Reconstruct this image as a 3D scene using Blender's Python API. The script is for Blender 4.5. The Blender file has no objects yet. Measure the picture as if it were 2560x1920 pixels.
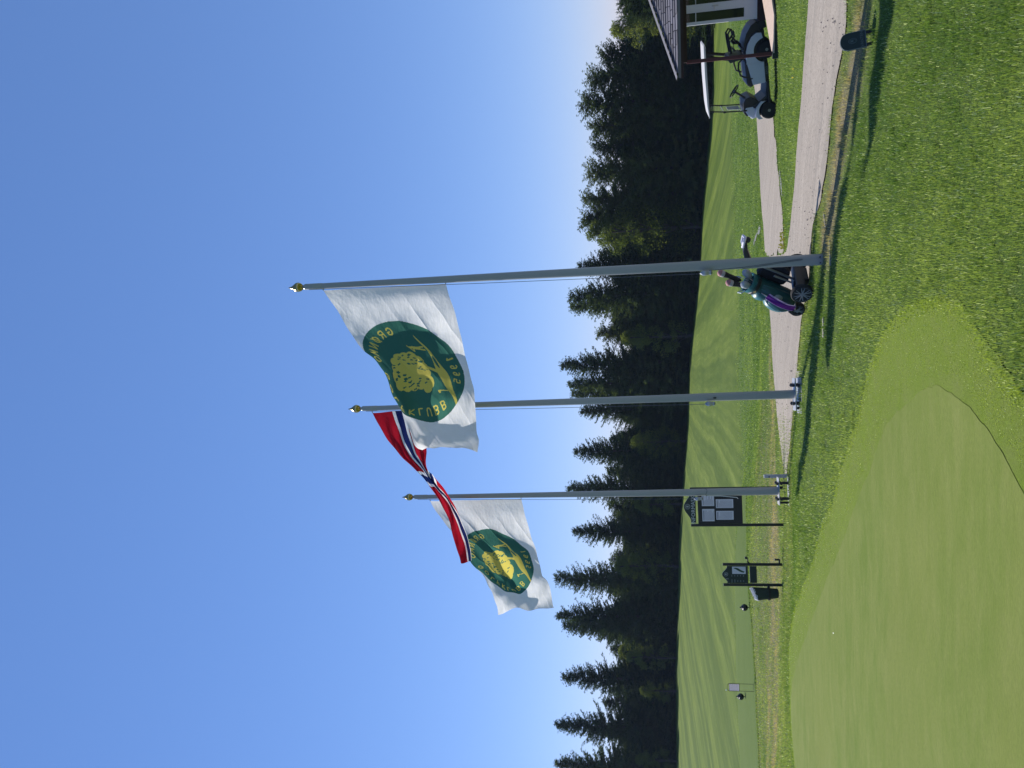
import bpy, bmesh, math, random
import numpy as np
from mathutils import Vector, Matrix, noise as mnoise
from mathutils.geometry import delaunay_2d_cdt

random.seed(7); rng = np.random.default_rng(7)
R = math.radians
SC = bpy.context.scene
COL = SC.collection

# ------------------------------------------------------------------ camera (a phone held sideways: rolled a quarter turn)
EYE = Vector((0, 0, 2.2)); PITCH = R(9.5); ROLL = 0.0358
fw = Vector((0, math.cos(PITCH), math.sin(PITCH)))
u0 = Vector((0, -math.sin(PITCH), math.cos(PITCH))); r0 = Vector((1, 0, 0))
rt = r0*math.cos(ROLL) - u0*math.sin(ROLL); up = r0*math.sin(ROLL) + u0*math.cos(ROLL)
cam = bpy.data.cameras.new('camera'); co = bpy.data.objects.new('camera', cam); COL.objects.link(co)
cam.sensor_fit = 'HORIZONTAL'; cam.sensor_width = 36.0; cam.lens = 27.03
cam.clip_start = 0.05; cam.clip_end = 9000
mx = Matrix((-up, rt, -fw)).transposed().to_4x4(); mx.translation = EYE
co.matrix_world = mx; SC.camera = co

# ------------------------------------------------------------------ sky, sun, exposure
SUN_AZ, SUN_EL = R(-40.5), R(47.5)          # left of the view, high
w = bpy.data.worlds.new('World'); SC.world = w; w.use_nodes = True
nt = w.node_tree; nt.nodes.clear()
wo = nt.nodes.new('ShaderNodeOutputWorld'); bg = nt.nodes.new('ShaderNodeBackground')
sk = nt.nodes.new('ShaderNodeTexSky'); sk.sky_type = 'NISHITA'; sk.sun_disc = False
sk.sun_elevation = SUN_EL; sk.sun_rotation = SUN_AZ
sk.altitude = 200; sk.air_density = 1.0; sk.dust_density = 0.0; sk.ozone_density = 10
hs = nt.nodes.new('ShaderNodeHueSaturation'); hs.inputs['Saturation'].default_value = 1.1
gm = nt.nodes.new('ShaderNodeGamma'); gm.inputs[1].default_value = 0.68
tn = nt.nodes.new('ShaderNodeMix'); tn.data_type = 'RGBA'; tn.blend_type = 'MULTIPLY'; tn.inputs[0].default_value = 1; tn.inputs[7].default_value = (1.0, .90, 1.08, 1)
nt.links.new(sk.outputs[0], hs.inputs['Color']); nt.links.new(hs.outputs[0], gm.inputs[0]); nt.links.new(gm.outputs[0], tn.inputs[6])
bg.inputs[1].default_value = 0.158
nt.links.new(tn.outputs[2], bg.inputs[0]); nt.links.new(bg.outputs[0], wo.inputs[0])
sl = bpy.data.lights.new('sun', 'SUN'); sl.energy = 4.5; sl.angle = R(0.53); sl.color = (1.0, 0.955, 0.88)
so = bpy.data.objects.new('sun', sl); COL.objects.link(so)
sd = Vector((math.sin(SUN_AZ)*math.cos(SUN_EL), math.cos(SUN_AZ)*math.cos(SUN_EL), math.sin(SUN_EL)))
so.rotation_euler = sd.to_track_quat('Z', 'Y').to_euler(); so.location = (-30, 30, 60)
vs = SC.view_settings; vs.view_transform = 'Standard'; vs.look = 'None'; vs.exposure = 0.5; vs.gamma = 1; vs.use_curve_mapping = False
SC.cycles.use_denoising = True
SC.cycles.max_bounces = 8; SC.cycles.transparent_max_bounces = 16

# ------------------------------------------------------------------ materials
def mat(name, col, rough=0.6, metal=0.0, var=0.12, scale=6.0, bump=0.0, bscale=60.0, spec=0.5, coat=0.0, detail=4, hue=None, space='Object'):
    m = bpy.data.materials.new(name); m.use_nodes = True
    n = m.node_tree.nodes; l = m.node_tree.links; b = n['Principled BSDF']
    b.inputs['Roughness'].default_value = rough; b.inputs['Metallic'].default_value = metal
    b.inputs['Specular IOR Level'].default_value = spec; b.inputs['Coat Weight'].default_value = coat
    tc = n.new('ShaderNodeTexCoord'); nz = n.new('ShaderNodeTexNoise'); nz.inputs['Scale'].default_value = scale; nz.inputs['Detail'].default_value = detail
    l.new(tc.outputs[space], nz.inputs['Vector'])
    cr = n.new('ShaderNodeMix'); cr.data_type = 'RGBA'
    c = Vector(col[:3]); c2 = Vector(hue) if hue else c*(1+var); c1 = c*(1-var)
    cr.inputs[6].default_value = (*c1, 1); cr.inputs[7].default_value = (*c2, 1)
    l.new(nz.outputs['Fac'], cr.inputs[0]); l.new(cr.outputs[2], b.inputs['Base Color'])
    if bump:
        n2 = n.new('ShaderNodeTexNoise'); n2.inputs['Scale'].default_value = bscale; n2.inputs['Detail'].default_value = 5
        l.new(tc.outputs[space], n2.inputs['Vector'])
        bp = n.new('ShaderNodeBump'); bp.inputs['Strength'].default_value = bump; bp.inputs['Distance'].default_value = 0.01
        l.new(n2.outputs['Fac'], bp.inputs['Height']); l.new(bp.outputs[0], b.inputs['Normal'])
    return m

def leafmat(name, c_dark, c_light, trans=0.35, scale=0.5, tint=(1.25, 1.25, 0.6)):
    """foliage: diffuse + light through the leaf; colour varies from tree to tree and over the crown"""
    m = bpy.data.materials.new(name); m.use_nodes = True
    n = m.node_tree.nodes; l = m.node_tree.links; n.clear()
    out = n.new('ShaderNodeOutputMaterial'); d = n.new('ShaderNodeBsdfDiffuse'); t = n.new('ShaderNodeBsdfTranslucent')
    mix = n.new('ShaderNodeMixShader'); mix.inputs[0].default_value = trans
    g = n.new('ShaderNodeNewGeometry'); nz = n.new('ShaderNodeTexNoise'); nz.inputs['Scale'].default_value = scale; nz.inputs['Detail'].default_value = 6
    nz.inputs['Roughness'].default_value = 0.7
    l.new(g.outputs['Position'], nz.inputs['Vector'])
    oi = n.new('ShaderNodeObjectInfo')
    ad = n.new('ShaderNodeMath'); ad.operation = 'MULTIPLY_ADD'; ad.inputs[1].default_value = 0.45; l.new(oi.outputs['Random'], ad.inputs[0]); l.new(nz.outputs['Fac'], ad.inputs[2])
    mp = n.new('ShaderNodeMapRange'); mp.inputs[1].default_value = 0.42; mp.inputs[2].default_value = 1.0
    l.new(ad.outputs[0], mp.inputs[0])
    cr = n.new('ShaderNodeMix'); cr.data_type = 'RGBA'; cr.inputs[6].default_value = (*c_dark, 1); cr.inputs[7].default_value = (*c_light, 1)
    l.new(mp.outputs[0], cr.inputs[0])
    tm = n.new('ShaderNodeMix'); tm.data_type = 'RGBA'; tm.blend_type = 'MULTIPLY'; tm.inputs[0].default_value = 1; tm.inputs[7].default_value = (*tint, 1)
    l.new(cr.outputs[2], tm.inputs[6])
    l.new(cr.outputs[2], d.inputs[0]); l.new(tm.outputs[2], t.inputs[0])
    l.new(d.outputs[0], mix.inputs[1]); l.new(t.outputs[0], mix.inputs[2]); l.new(mix.outputs[0], out.inputs[0])
    return m

def clothmat(name, col, trans=0.5, tcol=None, weave=900):
    m = bpy.data.materials.new(name); m.use_nodes = True
    n = m.node_tree.nodes; l = m.node_tree.links; n.clear()
    out = n.new('ShaderNodeOutputMaterial'); d = n.new('ShaderNodeBsdfDiffuse'); t = n.new('ShaderNodeBsdfTranslucent')
    mix = n.new('ShaderNodeMixShader'); mix.inputs[0].default_value = trans
    tc = n.new('ShaderNodeTexCoord'); nz = n.new('ShaderNodeTexNoise'); nz.inputs['Scale'].default_value = 7; nz.inputs['Detail'].default_value = 8
    l.new(tc.outputs['Object'], nz.inputs['Vector'])
    cr = n.new('ShaderNodeMix'); cr.data_type = 'RGBA'; c = Vector(col)
    cr.inputs[6].default_value = (*(c*0.93), 1); cr.inputs[7].default_value = (*(c*1.05), 1); l.new(nz.outputs['Fac'], cr.inputs[0])
    n2 = n.new('ShaderNodeTexNoise'); n2.inputs['Scale'].default_value = 22; n2.inputs['Detail'].default_value = 3
    mpn = n.new('ShaderNodeMapping'); mpn.inputs['Scale'].default_value = (0.35, 1, 1.0); mpn.inputs['Rotation'].default_value = (0, 0.5, 0)
    l.new(tc.outputs['Object'], mpn.inputs[0]); l.new(mpn.outputs[0], n2.inputs['Vector'])
    bp = n.new('ShaderNodeBump'); bp.inputs['Strength'].default_value = 0.35; bp.inputs['Distance'].default_value = 0.02; l.new(n2.outputs['Fac'], bp.inputs['Height'])
    l.new(bp.outputs[0], d.inputs['Normal']); l.new(bp.outputs[0], t.inputs['Normal'])
    l.new(cr.outputs[2], d.inputs[0])
    if tcol: t.inputs[0].default_value = (*tcol, 1)
    else: l.new(cr.outputs[2], t.inputs[0])
    l.new(d.outputs[0], mix.inputs[1]); l.new(t.outputs[0], mix.inputs[2]); l.new(mix.outputs[0], out.inputs[0])
    return m

# ------------------------------------------------------------------ mesh collecting
class MB:
    def __init__(s): s.v = []; s.f = []
    def add(s, v, f):
        o = len(s.v); s.v += [tuple(p) for p in v]; s.f += [tuple(i+o for i in q) for q in f]; return s
    def box(s, c, size, rz=0, ry=0, rx=0, taper=1.0):
        x, y, z = (q/2 for q in size); M = Matrix.Rotation(rz, 3, 'Z') @ Matrix.Rotation(ry, 3, 'Y') @ Matrix.Rotation(rx, 3, 'X'); c = Vector(c)
        P = [(-x, -y, -z), (x, -y, -z), (x, y, -z), (-x, y, -z), (-x*taper, -y*taper, z), (x*taper, -y*taper, z), (x*taper, y*taper, z), (-x*taper, y*taper, z)]
        return s.add([c+M @ Vector(p) for p in P], [(3, 2, 1, 0), (4, 5, 6, 7), (0, 1, 5, 4), (1, 2, 6, 5), (2, 3, 7, 6), (3, 0, 4, 7)])
    def tube(s, pts, rad, n=8, cap=True):
        pts = [Vector(p) for p in pts]; m = len(pts); rad = rad if hasattr(rad, '__len__') else [rad]*m
        V = []; prev = None
        for i, p in enumerate(pts):
            t = (pts[min(i+1, m-1)]-pts[max(i-1, 0)]).normalized()
            if prev is None:
                a = Vector((0, 0, 1)) if abs(t.z) < .9 else Vector((1, 0, 0)); e = t.cross(a).normalized()
            else: e = (prev-t*prev.dot(t)).normalized()
            prev = e; g = t.cross(e)
            for k in range(n):
                q = 2*math.pi*k/n; V.append(p+(e*math.cos(q)+g*math.sin(q))*rad[i])
        F = [(i*n+k, i*n+(k+1) % n, (i+1)*n+(k+1) % n, (i+1)*n+k) for i in range(m-1) for k in range(n)]
        if cap: F += [tuple(range(n-1, -1, -1)), tuple((m-1)*n+k for k in range(n))]
        return s.add(V, F)
    def lathe(s, prof, c=(0, 0, 0), n=20, axis=(0, 0, 1)):
        q = Vector((0, 0, 1)).rotation_difference(Vector(axis)); c = Vector(c); V = []; m = len(prof)
        for r_, z in prof:
            for k in range(n):
                a = 2*math.pi*k/n; V.append(c+q @ Vector((r_*math.cos(a), r_*math.sin(a), z)))
        F = [(i*n+k, i*n+(k+1) % n, (i+1)*n+(k+1) % n, (i+1)*n+k) for i in range(m-1) for k in range(n)]
        F += [tuple(range(n-1, -1, -1)), tuple((m-1)*n+k for k in range(n))]
        return s.add(V, F)
    def prism(s, poly, origin, ex, ey, depth):
        """polygon in the plane (ex, ey), pushed along depth (a vector)"""
        o = Vector(origin); ex = Vector(ex); ey = Vector(ey); d = Vector(depth); n = len(poly)
        a = [o+ex*x+ey*y for x, y in poly]; b = [p+d for p in a]
        return s.add(a+b, [tuple(range(n-1, -1, -1)), tuple(range(n, 2*n))]+[(i, (i+1) % n, n+(i+1) % n, n+i) for i in range(n)])
    def grid(s, rows, closed=False):
        m = len(rows); n = len(rows[0]); V = [p for r_ in rows for p in r_]
        return s.add(V, [(i*n+k, i*n+(k+1) % n, (i+1)*n+(k+1) % n, (i+1)*n+k) for i in range(m-1) for k in range(n if closed else n-1)])
    def build(s, name, m, parent=None, bevel=0.0, smooth=False, subsurf=0):
        me = bpy.data.meshes.new(name); me.from_pydata(s.v, [], s.f); me.materials.append(m)
        bm = bmesh.new(); bm.from_mesh(me); bmesh.ops.recalc_face_normals(bm, faces=bm.faces)
        if bevel:
            ed = [e for e in bm.edges if len(e.link_faces) == 2 and e.calc_face_angle(0) > 0.6]
            bmesh.ops.bevel(bm, geom=ed, offset=bevel, segments=2, affect='EDGES', profile=0.6, clamp_overlap=True)
        bm.to_mesh(me); bm.free()
        if smooth:
            me.polygons.foreach_set('use_smooth', [True]*len(me.polygons)); me.set_sharp_from_angle(angle=R(38))
        o = bpy.data.objects.new(name, me); COL.objects.link(o)
        if parent: o.parent = parent
        if subsurf:
            md = o.modifiers.new('s', 'SUBSURF'); md.levels = md.render_levels = subsurf
        return o

def thing(name, label, cat, loc=(0, 0, 0), rot=(0, 0, 0), group=None):
    o = bpy.data.objects.new(name, None); COL.objects.link(o); o.location = loc; o.rotation_euler = rot
    o.empty_display_size = 0.2
    return tag(o, label, cat, group)
def tag(o, label, cat, group=None):
    o['label'] = label; o['category'] = cat
    if group: o['group'] = group
    return o
def struct(o): o['kind'] = 'structure'; return o
def stuff(o): o['kind'] = 'stuff'; return o

def text_mb(txt, size, origin, ex, ey, depth=0.003, align='CENTER', bold=0.0):
    c = bpy.data.curves.new('t', 'FONT'); c.body = txt; c.size = size; c.align_x = align; c.align_y = 'CENTER'; c.resolution_u = 2; c.offset = bold
    o = bpy.data.objects.new('t', c); COL.objects.link(o); dg = bpy.context.evaluated_depsgraph_get(); me = o.evaluated_get(dg).to_mesh()
    o_, ex, ey = Vector(origin), Vector(ex), Vector(ey); nn = ex.cross(ey).normalized()*depth
    b = MB(); b.add([o_+ex*v.co.x+ey*v.co.y+nn for v in me.vertices], [tuple(p.vertices) for p in me.polygons])
    o.to_mesh_clear(); bpy.data.objects.remove(o); bpy.data.curves.remove(c); return b

def pip(x, y, poly):
    """points inside polygon (arrays)"""
    P = np.asarray(poly, float); ins = np.zeros(x.shape, bool); j = len(P)-1
    for i in range(len(P)):
        xi, yi = P[i]; xj, yj = P[j]
        c = ((yi > y) != (yj > y)) & (x < (xj-xi)*(y-yi)/(yj-yi+1e-12)+xi); ins ^= c; j = i
    return ins
def dline(x, y, L):
    d = np.full(x.shape, 1e9)
    for (ax, ay), (bx, by) in zip(L[:-1], L[1:]):
        t = np.clip(((x-ax)*(bx-ax)+(y-ay)*(by-ay))/((bx-ax)**2+(by-ay)**2+1e-9), 0, 1)
        d = np.minimum(d, np.hypot(x-ax-t*(bx-ax), y-ay-t*(by-ay)))
    return d
def vnoise(x, y, f=1.0, seed=0):
    """cheap smooth value noise, vectorised, -1..1"""
    x = np.asarray(x, float)*f+seed*17.3; y = np.asarray(y, float)*f+seed*9.1
    xi = np.floor(x); yi = np.floor(y); fx = x-xi; fy = y-yi; fx = fx*fx*(3-2*fx); fy = fy*fy*(3-2*fy)
    def hsh(a, b): q = np.sin(a*127.1+b*311.7)*43758.5453; return (q-np.floor(q))*2-1
    return (hsh(xi, yi)*(1-fx)+hsh(xi+1, yi)*fx)*(1-fy)+(hsh(xi, yi+1)*(1-fx)+hsh(xi+1, yi+1)*fx)*fy

# ------------------------------------------------------------------ the lie of the land
LAND = {
    -0.55: [(0, 2.1), (12, 2.1), (14, 2.25), (22, 2.87), (24, 2.95), (30, 3.16), (31.2, 3.75), (40, 3.95), (60, 4.0), (100, 3.6), (130, 3.3), (160, 5)],
    -0.385: [(0, 2.1), (12.3, 2.1), (17, 2.72), (22.5, 2.9), (30, 3.11), (31.2, 3.75), (45, 4.2), (70, 4.3), (130, 3.77), (160, 5)],
    -0.24: [(0, 2.12), (11.5, 2.14), (13.6, 2.42), (15.8, 2.68), (17.2, 2.88), (20, 2.98), (24, 3.02), (30, 3.19), (31.2, 3.8), (40, 4.22), (60, 4.6), (128, 4.86), (160, 6)],
    -0.02: [(0, 2.12), (11.4, 2.2), (13.6, 2.4), (16, 2.75), (20, 3.2), (30, 4.1), (60, 5.5), (121, 7.0), (160, 8)],
    0.17: [(0, 2.12), (9.6, 2.16), (11.3, 2.35), (13.5, 2.62), (16.5, 3.0), (20, 3.4), (23, 3.66), (40, 5.0), (70, 7.0), (110, 8.84), (160, 10)],
    0.36: [(0, 2.12), (8.4, 2.13), (11.3, 2.43), (16, 3.05), (19, 3.5), (20.6, 3.75), (22, 3.92), (28, 4.35), (40, 5.5), (70, 8.2), (100, 10.2), (160, 11)],
    0.5: [(0, 2.1), (7.9, 2.1), (11, 2.44), (16, 3.0), (20.6, 3.68), (28, 4.4), (40, 5.6), (70, 8.4), (98, 10.4), (160, 11.3)],
}
LA = sorted(LAND)
def h(x, y):
    """ground height; falls away from the lawn into the fairway valley"""
    x = np.asarray(x, float); y = np.asarray(y, float)
    a = np.clip(x/np.maximum(y, 6.0), LA[0], LA[-1]); out = np.zeros(np.broadcast(x, y).shape); tot = 0
    for k, wt in ((-1., .15), (-.5, .25), (0, .2), (.5, .25), (1., .15)):
        ys = np.maximum(y, 0)*(1+.035*k); vals = np.array([np.interp(ys, [q[0] for q in LAND[c]], [q[1] for q in LAND[c]]) for c in LA])
        res = np.zeros_like(out)
        for i in range(len(LA)-1):
            mk = (a >= LA[i]) & (a <= LA[i+1]); t = (a-LA[i])/(LA[i+1]-LA[i]); t = t*t*(3-2*t)*.5+t*.5
            res = np.where(mk, vals[i]*(1-t)+vals[i+1]*t, res)
        out += wt*res; tot += wt
    return 2.2-out/tot
def hz(x, y): return float(h(np.array([x]), np.array([y]))[0])

ROAD= [(3.82, 7.87), (3.63, 7.97), (3.39, 8.04), (3.19, 8.27), (2.99, 8.6), (2.81, 8.86), (2.53, 9.13), (2.19, 9.42), (1.99, 9.58), (1.89, 10.18), (1.75, 10.57), (1.5, 10.72), (1.18, 10.85), (0.82, 11.39), (0.4, 11.56), (-0.04, 11.7), (-0.44, 12.18), (-0.93, 12.6), (-1.35, 13.15), (-1.75, 13.9), (-1.95, 14.8), (-1.7, 15.9), (-1.2, 16.8), (-0.76, 17.53), (-0.22, 18.1), (0.7, 19.57), (1.44, 20.63), (2.36, 21.75), (3.34, 22.61), (2.42, 16.25), (2.37, 15.35), (2.51, 14.56), (2.86, 13.6), (3.72, 12.59), (4.0, 12.02), (4.46, 11.34), (4.97, 10.79), (5.19, 10.59)]
BRANCH= [(2.42, 16.25), (2.74, 16.42), (3.41, 16.78), (3.61, 17.06), (4.9, 18.91), (7.23, 22.41), (9.76, 24.85), (11.76, 26.54), (13.05, 27.01), (14.97, 30.93), (13.56, 30.54), (11.12, 29.36), (8.99, 27.74), (7.53, 26.5), (5.19, 24.32), (4.11, 23.16), (3.34, 22.61)]
GREEN_U= [(-0.14, 6.23), (-0.16, 6.45), (-0.23, 6.69), (-0.34, 7.01), (-0.52, 7.36), (-0.67, 7.54), (-0.85, 7.75), (-1.03, 7.95), (-1.32, 8.31), (-1.68, 8.76), (-2.16, 9.31), (-2.53, 9.77), (-3.09, 10.42), (-3.57, 10.99), (-3.99, 11.49), (-4.43, 11.92), (-4.82, 12.19), (-5.31, 12.44), (-5.63, 12.29), (-5.93, 12.12), (-6.24, 11.87)]
GREEN_L= [(-0.14, 6.06), (-0.19, 5.81), (-0.27, 5.53), (-0.35, 5.36), (-0.43, 5.22), (-0.55, 5.03), (-0.65, 4.89), (-0.74, 4.77), (-1.19, 4.27)]
FR_U= [(0.54, 6.31), (0.51, 6.74), (0.38, 7.29), (0.3, 7.44), (0.12, 7.71), (-0.05, 7.99), (-0.41, 8.24), (-0.51, 8.34), (-0.68, 8.54), (-0.94, 8.83), (-1.22, 9.18), (-1.59, 9.54), (-1.98, 10.08), (-2.49, 10.6), (-2.92, 11.13), (-3.29, 11.76), (-3.81, 12.59), (-4.27, 13.14), (-4.65, 13.35), (-4.87, 12.82), (-5.13, 12.63), (-5.46, 12.79), (-5.74, 12.54), (-6.03, 12.32), (-6.32, 12.03)]
FR_L= [(0.51, 5.92), (0.46, 5.63), (0.28, 5.39), (0.13, 5.25), (0.01, 5.08), (-0.08, 4.93), (-0.19, 4.75), (-0.67, 4.19)]
F1T= [(1.323, 9.6, 6.282), (1.212, 9.704, 6.229), (1.024, 9.808, 6.143), (0.85, 9.912, 6.089), (0.689, 10.015, 6.032), (0.508, 10.119, 5.957), (0.349, 10.223, 5.861), (0.154, 10.327, 5.799), (-0.103, 10.431, 5.756), (-0.279, 10.535, 5.726), (-0.458, 10.638, 5.641), (-0.676, 10.742, 5.574), (-0.879, 10.846, 5.504), (-0.934, 10.95, 5.408)]
F1B= [(1.313, 9.6, 4.622), (1.176, 9.735, 4.621), (0.934, 9.87, 4.574), (0.654, 10.005, 4.543), (0.35, 10.14, 4.486), (0.122, 10.275, 4.475), (-0.128, 10.41, 4.488), (-0.333, 10.545, 4.499), (-0.612, 10.68, 4.504), (-0.776, 10.815, 4.512), (-0.961, 10.95, 4.574)]
F3T= [(-2.057, 13.4, 6.009), (-2.36, 13.562, 5.889), (-2.682, 13.725, 5.725), (-2.983, 13.888, 5.583), (-3.316, 14.05, 5.439), (-3.654, 14.213, 5.208), (-3.998, 14.375, 5.141), (-4.294, 14.537, 5.098), (-4.468, 14.7, 5.092)]
F3B= [(-2.03, 13.4, 4.352), (-2.319, 13.562, 4.33), (-2.713, 13.725, 4.25), (-3.036, 13.888, 4.178), (-3.418, 14.05, 4.133), (-3.647, 14.213, 4.121), (-3.851, 14.375, 4.025), (-4.087, 14.537, 4.011), (-4.272, 14.7, 3.989)]
F2T= [(-0.372, 11.4, 6.316), (-0.561, 11.542, 6.268), (-0.766, 11.685, 6.206), (-0.916, 11.827, 6.163), (-1.094, 11.969, 6.07), (-1.276, 12.112, 5.951), (-1.461, 12.254, 5.853), (-1.649, 12.396, 5.776), (-1.816, 12.538, 5.672), (-2.059, 12.681, 5.593), (-2.332, 12.823, 5.512), (-2.634, 12.965, 5.482), (-2.967, 13.108, 5.451), (-3.179, 13.25, 5.459)]
F2B= [(-0.336, 11.4, 5.475), (-0.501, 11.532, 5.531), (-0.666, 11.664, 5.579), (-0.857, 11.796, 5.596), (-1.053, 11.929, 5.622), (-1.3, 12.061, 5.632), (-1.505, 12.193, 5.603), (-1.617, 12.325, 5.607), (-1.756, 12.457, 5.573), (-1.997, 12.589, 5.441), (-2.191, 12.721, 5.355), (-2.413, 12.854, 5.293), (-2.664, 12.986, 5.231), (-2.843, 13.118, 5.22), (-3.088, 13.25, 5.254)]
TREES = [(42.3, 98, -8.0, 11.8, 'birch'),(41.8, 100, -8.05, 14.1, 'pine'),(39.5, 101, -8.03, 16.0, 'pine'),(36.4, 102, -8.0, 17.1, 'pine'),(33.8, 103, -7.82, 15.8, 'pine'),(31.4, 104, -7.6, 15.5, 'pine'),(28.1, 105, -7.27, 15.9, 'pine'),(24.9, 106, -6.95, 16.6, 'pine'),(22.7, 108, -6.8, 16.6, 'pine'),(20.2, 110, -6.68, 15.2, 'birch'),(16.5, 111, -6.49, 17.4, 'spruce'),(12.4, 113, -6.13, 18.7, 'spruce'),(11.4, 117, -6.06, 18.8, 'spruce'),(7.4, 120, -5.64, 14.7, 'pine'),(2.6, 120, -5.14, 19.9, 'spruce'),(-0.4, 119, -4.86, 18.5, 'spruce'),(-1.9, 122, -4.85, 18.3, 'spruce'),(-4.7, 122, -4.71, 16.8, 'spruce'),(-11.3, 124, -4.25, 17.8, 'spruce'),(-17.4, 125, -3.66, 18.6, 'spruce'),(-24.6, 126, -3.01, 17.4, 'spruce'),(-32.5, 127, -2.61, 20.4, 'spruce'),(-38.7, 127, -2.21, 19.9, 'spruce'),(-41.0, 129, -2.12, 19.0, 'spruce'),(-49.7, 129, -1.62, 19.0, 'spruce'),(-57.8, 129, -1.46, 20.3, 'spruce'),(-64.3, 129, -1.29, 20.4, 'spruce'),(-69.8, 129, -1.18, 19.6, 'spruce'),(41.5, 88, -7.44, 10.3, 'spruce'),(44.7, 92, -7.75, 11.0, 'pine'),(48.7, 95, -7.98, 8.5, 'spruce'),(6.1, 117, -5.44, 9.9, 'birch'),(-9.5, 122, -4.36, 8.2, 'birch'),(-43.9, 127, -1.85, 7.6, 'birch'),(-48.7, 126, -1.61, 5.6, 'birch'),(-60.2, 127, -1.35, 6.4, 'birch'),(-29.5, 127, -2.73, 9.9, 'birch'),(-19.2, 124, -3.45, 7.1, 'birch'),(14.5, 112, -6.33, 12.1, 'pine'),]
TEE = [(-3.9, 27.4), (-4.62, 25.5), (-5.64, 24.4), (-6.76, 24.0), (-7.62, 23.0), (-8.78, 22.4), (-9.6, 22.2), (-10.8, 22), (-14, 21.9), (-21, 22), (-21, 30.1), (-14, 30.1), (-9, 30.05), (-6, 29.9), (-4.4, 29.2)]
GREEN = GREEN_U + [(-6.9, 11.0), (-7.3, 9), (-7.0, 6), (-5.5, 3.6), (-3, 3.0), (-1.6, 3.6)] + GREEN_L[::-1]
FRINGE = FR_U + [(-7.2, 11.4), (-8.0, 9), (-7.7, 5.6), (-6, 3), (-3, 2.3), (-1.0, 3.2)] + FR_L[::-1]
DRY1 = [(0.2, 19.4), (-3.2, 18.9), (-4.7, 18.6), (-6.6, 18.8), (-7.8, 18.4), (-9.4, 18.6), (-12, 19)]
DRY2 = [(4.6, 7.2), (3.35, 7.45), (3.05, 7.6), (2.79, 8.0), (2.5, 8.4), (2.21, 8.8), (1.89, 8.95), (1.5, 9.4)]

def smooth_closed(P, k=2):
    P = [np.array(p, float) for p in P]
    for _ in range(k):
        Q = []
        for i in range(len(P)):
            a, b = P[i], P[(i+1) % len(P)]; Q += [a*.75+b*.25, a*.25+b*.75]
        P = Q
    return P

# ---- vertex-attribute masks shared by soil and grass
def dryness(x, y):
    d = np.clip(1.25-dline(x, y, DRY1)/(1.5+.012*np.abs(x)), 0, 1)*.8
    d = np.maximum(d, np.clip(1.3-dline(x, y, DRY2)/.34, 0, 1))
    d = np.maximum(d, np.clip(1-dline(x, y, ROADE)/.35, 0, 1)*.55)
    strip = ((y > 12.6) & (y < 24) & (x < -.5)); d = np.maximum(d, strip*.28)
    return np.clip(d*(0.75+.5*vnoise(x, y*2.2, 1.1, 3)+.3*vnoise(x, y, 5, 4)), 0, 1)
ROADE = [tuple(p) for p in ROAD[:26]]

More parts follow.
